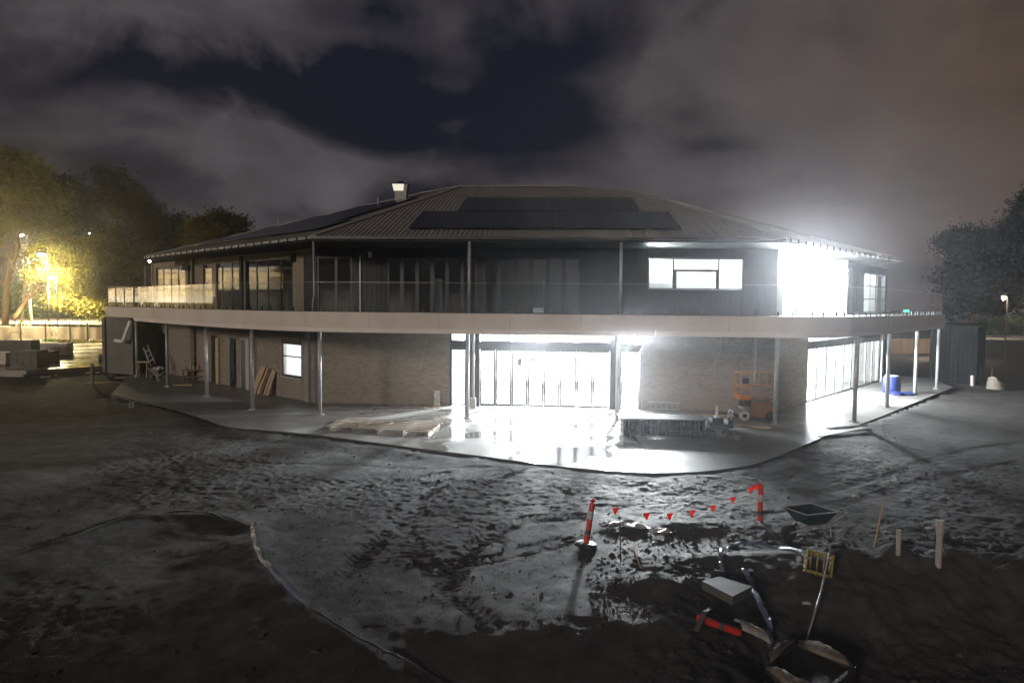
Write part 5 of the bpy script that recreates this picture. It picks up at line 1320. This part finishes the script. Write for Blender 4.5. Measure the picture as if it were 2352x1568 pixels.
tree('gum_tree', 'tall lit gum tree with pale forked trunk at the left picture edge', 'tree', 72, (12, 748), [(60, 425, 66, 52), (100, 450, 55, 40), (10, 400, 60, 45), (30, 380, 55, 28), (70, 500, 60, 26), (-30, 450, 60, 80), (120, 500, 45, 30), (-60, 560, 60, 100)], 11500, .42, 'leaf', 'bark', 'trees on the left of the street', trunk=[(14, 690), (20, 640), (32, 600), (42, 565), (36, 530), (34, 495), (46, 460)], tr=.34, limbs=8)
tree('gum_tree', 'lit spreading gum branch crown around the street lamp', 'tree', 70, (30, 735), [(150, 590, 55, 40), (205, 570, 50, 28), (110, 620, 40, 36), (190, 640, 60, 34), (220, 620, 40, 38), (150, 560, 45, 26), (90, 600, 25, 24), (150, 680, 46, 30), (200, 700, 45, 34), (60, 590, 18, 16), (95, 575, 32, 22), (75, 625, 22, 20)], 12500, .34, 'leaf', 'bark', 'trees on the left of the street', trunk=[(60, 690), (84, 664), (104, 630), (120, 600)], tr=.22, limbs=8)
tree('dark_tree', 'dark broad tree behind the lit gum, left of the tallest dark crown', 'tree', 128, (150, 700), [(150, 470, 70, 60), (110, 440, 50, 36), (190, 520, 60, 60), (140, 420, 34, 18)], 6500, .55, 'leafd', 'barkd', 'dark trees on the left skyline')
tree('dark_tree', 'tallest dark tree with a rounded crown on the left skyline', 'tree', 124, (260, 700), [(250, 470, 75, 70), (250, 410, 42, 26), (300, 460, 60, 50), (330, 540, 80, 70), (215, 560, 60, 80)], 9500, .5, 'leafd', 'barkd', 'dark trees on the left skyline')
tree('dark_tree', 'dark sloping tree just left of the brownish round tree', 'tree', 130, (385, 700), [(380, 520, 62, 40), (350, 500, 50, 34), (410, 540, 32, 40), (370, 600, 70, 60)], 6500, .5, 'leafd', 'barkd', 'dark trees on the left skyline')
tree('casuarina', 'feathery narrow dark green tree in front of the dark crowns', 'tree', 66, (268, 735), [(270, 520, 22, 45), (262, 590, 42, 60), (290, 600, 40, 60), (250, 655, 55, 50), (300, 660, 50, 50), (225, 620, 22, 45)], 8500, .30, 'leafb', 'barkd', 'trees on the left of the street', limbs=6, tr=.25, droop=-.5)
tree('round_tree', 'round brownish tree rising behind the left end of the roof', 'tree', 84, (480, 700), [(520, 505, 48, 26), (470, 525, 46, 34), (540, 530, 32, 36), (440, 545, 24, 28), (500, 560, 80, 40)], 6500, .36, 'leafb', 'bark', 'trees on the left skyline', limbs=7)
tree('small_cypress', 'small pointed tree at the left end of the gutter', 'tree', 62, (350, 700), [(346, 570, 7, 20), (352, 590, 12, 20), (346, 620, 16, 40), (368, 600, 10, 18)], 1500, .22, 'leafb', 'barkd', 'trees on the left skyline', limbs=2, tr=.1)
tree('clipped_hedge', 'bright green rounded hedge below the street lamp', 'hedge', 100, (60, 730), [(30, 670, 50, 30), (80, 680, 50, 32), (60, 700, 60, 26), (105, 690, 30, 30), (10, 700, 40, 26)], 6000, .34, 'leafg', 'barkd', 'shrubs across the street', limbs=3, tr=.2)
tree('shrub', 'loose yellow-green shrub mass against the end of the balcony', 'shrub', 74, (205, 735), [(200, 690, 40, 40), (225, 660, 40, 34), (180, 670, 34, 30), (240, 700, 30, 34), (170, 705, 26, 20)], 5500, .28, 'leaf', 'barkd', 'shrubs across the street', limbs=4, tr=.12)
for k, (x, y, rx, ry, Y) in enumerate(((20, 800, 34, 14, 66), (62, 804, 30, 12, 66), (100, 797, 24, 10, 67), (128, 785, 26, 18, 68), (150, 778, 18, 20, 68), (180, 795, 26, 14, 68), (215, 792, 28, 14, 68), (188, 770, 14, 10, 69))):
    p = aty(x, y, Y); tree('low_bush', 'low weedy bush number by the banner fence'.replace(' number', ('', ' leaning', ' dark', ' tall', ' narrow', ' wide', ' ragged', ' small')[k]), 'bush', Y, (x, y + ry), [(x, y, rx, ry), (x + rx * .4, y + 2, rx * .6, ry * .7)], 900, .20, 'leafg' if k in (3, 7) else 'leafb', 'barkd', 'bushes along the banner fence', limbs=2, tr=.04, zb=hz(p.x, p.y))
# right side
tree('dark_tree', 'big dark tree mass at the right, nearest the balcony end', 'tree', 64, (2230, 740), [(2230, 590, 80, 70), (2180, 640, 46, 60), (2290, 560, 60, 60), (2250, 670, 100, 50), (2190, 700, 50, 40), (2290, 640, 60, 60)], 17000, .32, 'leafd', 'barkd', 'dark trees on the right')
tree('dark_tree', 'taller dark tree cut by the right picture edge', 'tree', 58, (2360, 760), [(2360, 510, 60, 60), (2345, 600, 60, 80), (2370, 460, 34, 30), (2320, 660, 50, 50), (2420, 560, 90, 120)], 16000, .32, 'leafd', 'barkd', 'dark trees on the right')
for k, (x, y, rx, ry) in enumerate(((2262, 748, 22, 14), (2292, 742, 24, 16), (2318, 752, 20, 14), (2345, 748, 22, 20))):
    tree('garden_shrub', ('leftmost', 'second from left, brightest', 'third from left', 'rightmost')[k] + ' of the lit garden shrubs by the bright path at right', 'shrub', 96, (x, 768), [(x, y, rx, ry), (x - rx * .4, y + 6, rx * .6, ry * .6)], 1500, .26, 'leafg', 'barkd', 'lit shrubs beside the right path', limbs=2, tr=.06)
o = sheet('garden_path', [tuple(at(2215, 781, 0)[:2]), tuple(at(2352, 781, 0)[:2]), tuple(at(2420, 772, 0)[:2]), tuple(at(2215, 770, 0)[:2])], .03, 'paver')
p = aty(2236, 745, 70); tagm(MB().box((p.x, 70, (hz(p.x, 70) + 3.9) / 2), (.5, .4, 3.9 - hz(p.x, 70))).build('timber_pole', 'wood'), 'thick pale timber post lit at the right behind the dark shed', 'post')
a_, b_ = aty(2176, 718.5, 74), aty(2330, 719, 74); tagm(MB().bar(a_, b_, .3, .14).build('carport_beam', 'pvc'), 'long thin pale roof edge crossing in front of the right trees', 'beam')
for x in (2195, 2262, 2325):
    p = aty(x, 719, 74.2); 
# dark steel shed
a_, b_ = at(2136, 868, 0), at(2236, 862, 0)
sh = thing('site_shed', 'long dark green steel shed in shadow beyond the right columns', 'shed', tuple(a_.lerp(b_, .5)))
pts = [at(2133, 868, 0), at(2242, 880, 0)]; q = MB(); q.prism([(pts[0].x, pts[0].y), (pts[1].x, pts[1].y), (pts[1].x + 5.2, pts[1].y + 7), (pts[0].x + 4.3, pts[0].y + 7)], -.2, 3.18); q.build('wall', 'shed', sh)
W = Wall((pts[0].x, pts[0].y, 0), (pts[1].x, pts[1].y, 0)); n_ = int(W.L / .28)
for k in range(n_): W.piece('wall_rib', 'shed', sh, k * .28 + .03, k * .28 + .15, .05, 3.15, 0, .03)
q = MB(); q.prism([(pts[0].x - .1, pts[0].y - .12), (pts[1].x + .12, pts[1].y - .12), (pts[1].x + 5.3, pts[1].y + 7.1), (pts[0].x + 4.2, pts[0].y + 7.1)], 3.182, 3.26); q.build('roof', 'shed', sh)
# lit embankment wall and a dark site fence beyond the right columns
a_, b_ = at(2040, 812, 0), at(2150, 812, 0); Wb = Wall((a_.x, a_.y, 0), (b_.x, b_.y, 0)); rw = thing('retaining_wall', 'low timber retaining wall lit behind the right columns', 'wall', tuple(a_.lerp(b_, .5)))
for k in range(7):
    for j in range(8): Wb.piece('sleeper', 'wood', rw, j * Wb.L / 8 + .02, (j + 1) * Wb.L / 8 - .02, k * .2, k * .2 + .19, 0, random.uniform(.0, .03) + .08)
q = MB(); Wb.box(q, 0, Wb.L, 0, 1.38, -.1, -.005); q.build('backing', 'woodd', rw)
for k in range(5):
    p = Wb.p(Wb.L * (k + .5) / 5, 0, -.8); tree('bank_shrub', ('leftmost', 'second from left', 'middle', 'second from right', 'rightmost')[k] + ' small shrub above the retaining wall', 'shrub', p.y, (CX, CY), [], 0, .2, 'leaf', 'barkd') if False else None
# exit light / lamps in the distance
def street_lamp(label, p, ground_z, power, color, mt='lampw', r=.25, arm=1.2, light=True, up=.16, group='street lamps'):
    t = thing('street_lamp', label, 'street lamp', (p.x + arm, p.y, ground_z), 0, group)
    MB().tube([(p.x + arm, p.y, ground_z), (p.x + arm, p.y, p.z + .1), (p.x + arm * .7, p.y, p.z + .5), (p.x, p.y, p.z + .35)], .05, 8).build('pole', 'woodd', t, smooth=True)
    MB().box((p.x, p.y, p.z + .28), (r * 2.6, r * 1.5, .16)).build('lamp_head', 'frame', t)
    MB().lathe([(r * .3, -.05), (r * .9, .05), (r, .2)], (p.x, p.y, p.z), 12).build('lamp_globe', mt, t)
    if light:
        sl_ = bpy.data.lights.new('lamp', 'SPOT'); sl_.energy = power; sl_.color = color; sl_.spot_size = R(152); sl_.spot_blend = .35; sl_.shadow_soft_size = .3
        so2 = bpy.data.objects.new('lamp', sl_); col.objects.link(so2); so2.location = (p.x, p.y, p.z - .3); adopt_l(so2, t)
        plight('lamp', t, (p.x, p.y, p.z - .32), power * up, color, .3)
    return t
p = aty(76, 592, 84.0); street_lamp('tall street lamp over the bright street behind the gum trees', p, 1.6, 90000, (1, .80, .40), r=.34, arm=-.5)
p = aty(48, 542, 90); street_lamp('small lamp high up at the left beside the gum trunk', p, 1.2, 500, (1, .85, .6), r=.28, arm=.8)
p = aty(94, 588, 67.5); street_lamp('bright lamp glaring through the leaves beside the gum trunk', p, .2, 12000, (1, .82, .46), r=.30, arm=.6)
p = aty(118, 640, 66.5); street_lamp('low lamp half hidden in the lit leaves over the street', p, .1, 20000, (1, .82, .44), r=.25, arm=.5)
p = aty(2305, 687, 55); street_lamp('small lamp shining in front of the dark trees at the right', p, hz(p.x, 55), 60, (1, .86, .6), r=.13, arm=.3)
p = aty(2300, 700, 99); street_lamp('lamp behind the dark trees lighting the garden path at the right', p, 0, 1500, (1, .86, .6), r=.24, arm=.5)
p = aty(2085, 745, 66); street_lamp('unseen low lamp added to light the retaining wall behind the right columns', Vector((p.x - .2, 60, 2.0)), 0, 800, (1, .72, .4), r=.1, arm=.3)  # hidden lamp added to brighten the retaining wall
for k, (x, y, Y) in enumerate(((343.5, 600, 48), (338, 651, 88), (332, 659, 90), (205, 536, 93))):
    p = aty(x, y, Y); t = thing('small_lamp', ('tiny lamp just under the left end of the gutter', 'tiny light in the dark trees above the left balustrade', 'second tiny light beside it above the left balustrade', 'faint glint of a light within the dark trees')[k], 'lamp', tuple(p), 0, 'tiny lamps seen at left')
    MB().lathe([(.02, -.07), (.09, 0), (.02, .07)], tuple(p), 8).build('globe', 'lamp', t); MB().tube([p + Vector((0, .12, .1)), p + Vector((.3, .3, .1))], .02, 5).build('bracket', 'frame', t)
# white pole and marker on the verge
p = aty(72, 735, 86); tagm(MB().bar((p.x, 86, 1.6), (p.x - 0.1, 86, 4.6), .16).build('marker_post', 'white'), 'slim white marker post on the verge under the lit trees', 'post')
p = aty(48, 735, 80); tagm(MB().tube([(p.x, 80, 1.2), (aty(62, 600, 80).x, 80, aty(62, 600, 80).z)], .14, 8).build('power_pole', 'wood'), 'tall slanting pole between the gum trunk and the white marker', 'pole')

# banner fence
fa, fb_ = Vector((-54, 64.0, 0)), Vector((-35.0, 67.5, 0))
Wn = Wall(fa, fb_); ft = aty(60, 745, 65).z; fence = thing('banner_fence', 'mesh site fence with printed banners seen from behind at far left', 'fence', tuple(fa.lerp(fb_, .5)))
zt = aty(100, 749, 66).z; zbm = aty(100, 779, 66).z
def tn(x): return Wn.px(x, 760)[0]
for x in (-60, -5, 47, 104, 160, 200, 238):
    q = MB(); t_ = tn(x); Wn.box(q, t_, t_ + .10, -.1, zt + .35, .03, .11); q.build('post', 'woodd', fence)
for a_, c_ in ((-60, -5), (-5, 47), (47, 104), (104, 160), (160, 200), (200, 238)):
    ta, tc_ = tn(a_), tn(c_); n_ = 10; vs_ = []
    for i in range(n_ + 1):
        f_ = i / n_; bow = .05 * math.sin(f_ * 9); sagt = .08 * math.sin(math.pi * f_)
        vs_ += [Wn.p(ta + (tc_ - ta) * f_, zbm + .04 * math.sin(f_ * 7), bow - .02), Wn.p(ta + (tc_ - ta) * f_, zt - sagt, bow * .5)]
    MB().add(vs_, [(2 * i, 2 * i + 2, 2 * i + 3, 2 * i + 1) for i in range(n_)]).build('banner', 'banner', fence, rec=False)
def lettering(txt, x, y, size, W=Wn, mirror=True, parent=fence):
    cu = bpy.data.curves.new('lettering', 'FONT'); cu.body = txt; cu.size = size; cu.align_x = 'LEFT'; cu.fill_mode = 'BOTH'; cu.extrude = .004; cu.offset = size * .018
    o = bpy.data.objects.new('lettering', cu); col.objects.link(o); cu.materials.append(M['print'])
    t_, z = W.px(x, y); p = W.p(t_, z, .09)
    m_ = Matrix.Translation(p) @ Matrix.Rotation(W.rz, 4, 'Z') @ Matrix.Rotation(math.pi / 2, 4, 'X')
    if mirror: m_ = m_ @ Matrix.Diagonal((-1, 1, 1, 1))
    me_ = bpy.data.meshes.new_from_object(o.evaluated_get(bpy.context.evaluated_depsgraph_get())); bpy.data.objects.remove(o); o = bpy.data.objects.new('lettering', me_); col.objects.link(o)
    o.matrix_world = m_; o.parent = parent; o.matrix_parent_inverse = _wm(parent).inverted(); return o
lettering('FI', 73.5, 751, .55); lettering('ON', 59.5, 750, .55); lettering('F', 55.5, 766, .46); lettering('encing', 50, 765, .40)
q = MB(); a_, c_ = tn(62), tn(80); Wn.box(q, a_, c_, Wn.px(70, 754)[1], Wn.px(70, 752.7)[1], .07, .08); q.build('printed_rule', 'print', fence)
lettering('o', 114, 754, .5, mirror=True); lettering('n', 133, 770, 1.2, mirror=True)
# lit neighbouring clubroom, off the left of the frame: it is what the left glass reflects
nb = thing('neighbouring_building', 'cream two-storey neighbouring building lit by street lamps, reflected in the left glazing', 'building', (-62, 56, 0))
Nw = Wall((-70, 70, 0), (-54, 44, 0)); Nw.n = Vector((Nw.u.y, -Nw.u.x, 0)); Nw.n = -Nw.n if Nw.n.x < 0 else Nw.n
q = MB(); Nw.box(q, 0, Nw.L, 0, 7.6, -8, 0); q.build('wall', 'cream', nb)
q = MB(); Nw.box(q, -.5, Nw.L + .5, 4.1, 4.8, .02, 1.4); q.build('balcony_slab', 'white', nb)
q = MB(); Nw.box(q, -.5, Nw.L + .5, 7.6, 8.0, -8.4, 1.0); q.build('roof', 'fascia', nb)
for k in range(9):
    t_ = .4 + k * 3.4
    if t_ + 2.6 > Nw.L: break
    q = MB(); Nw.box(q, t_ + .5, t_ + 2.6, 1.0, 3.2, .01, .06); f_ = q.build('window', 'frame', nb); q = MB(); Nw.box(q, t_ + .6, t_ + 1.5, 1.1, 3.1, .06, .07); Nw.box(q, t_ + 1.6, t_ + 2.5, 1.1, 3.1, .06, .07); q.build('pane', 'solar', f_)
    q = MB(); Nw.box(q, t_ + .5, t_ + 2.6, 5.5, 7.0, .01, .06); q.build('window', 'timberclad', nb)
    q = MB(); Nw.box(q, t_, t_ + .18, 0, 4.1, 1.2, 1.38); q.build('column', 'white', nb)
q = MB(); Nw.box(q, -.5, Nw.L + .5, 5.75, 5.82, 1.30, 1.36)
k = 0
while k < Nw.L: Nw.box(q, k, k + .03, 4.8, 5.75, 1.31, 1.35); k += .25
q.build('railing', 'white', nb)
t = thing('street_lamp', 'street lamp off the left of the picture in front of the neighbouring building', 'street lamp', (-50, 62, 1), 0, 'street lamps')
MB().tube([(-50, 62, 0), (-50, 62, 9.0)], .09, 8).build('pole', 'steel', t); MB().box((-50, 62, 9.1), (.7, .3, .15)).build('lamp_head', 'frame', t); MB().lathe([(.2, 8.85), (.2, 9.0)], (-50, 62, 0), 10).build('lamp_globe', 'lampw', t); sp_l = bpy.data.lights.new('lamp', 'SPOT'); sp_l.energy = 95000; sp_l.color = (1, .82, .55); sp_l.spot_size = R(130); sp_l.spot_blend = .5; sp_l.shadow_soft_size = .3; so_ = bpy.data.objects.new('lamp', sp_l); col.objects.link(so_); so_.location = (-50.2, 62, 8.6); so_.rotation_euler = Vector((-.8, -.35, -.45)).to_track_quat('-Z', 'Y').to_euler(); adopt_l(so_, t)
for k in range(6):
    x, y = -42 - k * 1.2, 50 - k * 2.6; t = thing('hedge_bush', 'green bush ' + ('nearest the street lamp', 'second from the street lamp', 'third from the street lamp', 'fourth from the street lamp', 'fifth from the street lamp', 'farthest from the street lamp')[k] + ' in the row off the left side', 'bush', (x, y, 0), 0, 'reflected bushes')
    _seed[0] += 1; leafmesh('foliage', leaves([(x, y, 1.0, 1.6, 1.4, 1.1 + .5 * (k % 2))], 2200, .16, _seed[0]), 'leafg', t); MB().tube([(x, y, -.1), (x, y, .9)], .06, 6).build('stem', 'barkd', t)

# ------------------------------------------------------------------ damp night air
HAZE = 0.0011
if HAZE > 0:
    m_, q_n = mat('haze_air'); v = q_n.n('ShaderNodeVolumePrincipled'); v.inputs['Color'].default_value = (.92, .94, 1, 1); v.inputs['Density'].default_value = HAZE; v.inputs['Anisotropy'].default_value = .88
    o_ = q_n.n('ShaderNodeOutputMaterial'); q_n.nt.links.new(v.outputs[0], o_.inputs[1]); M['haze'] = m_
    hb = MB().box((-5, 60, 10), (260, 200, 26)).build('haze', 'haze', kind='stuff')
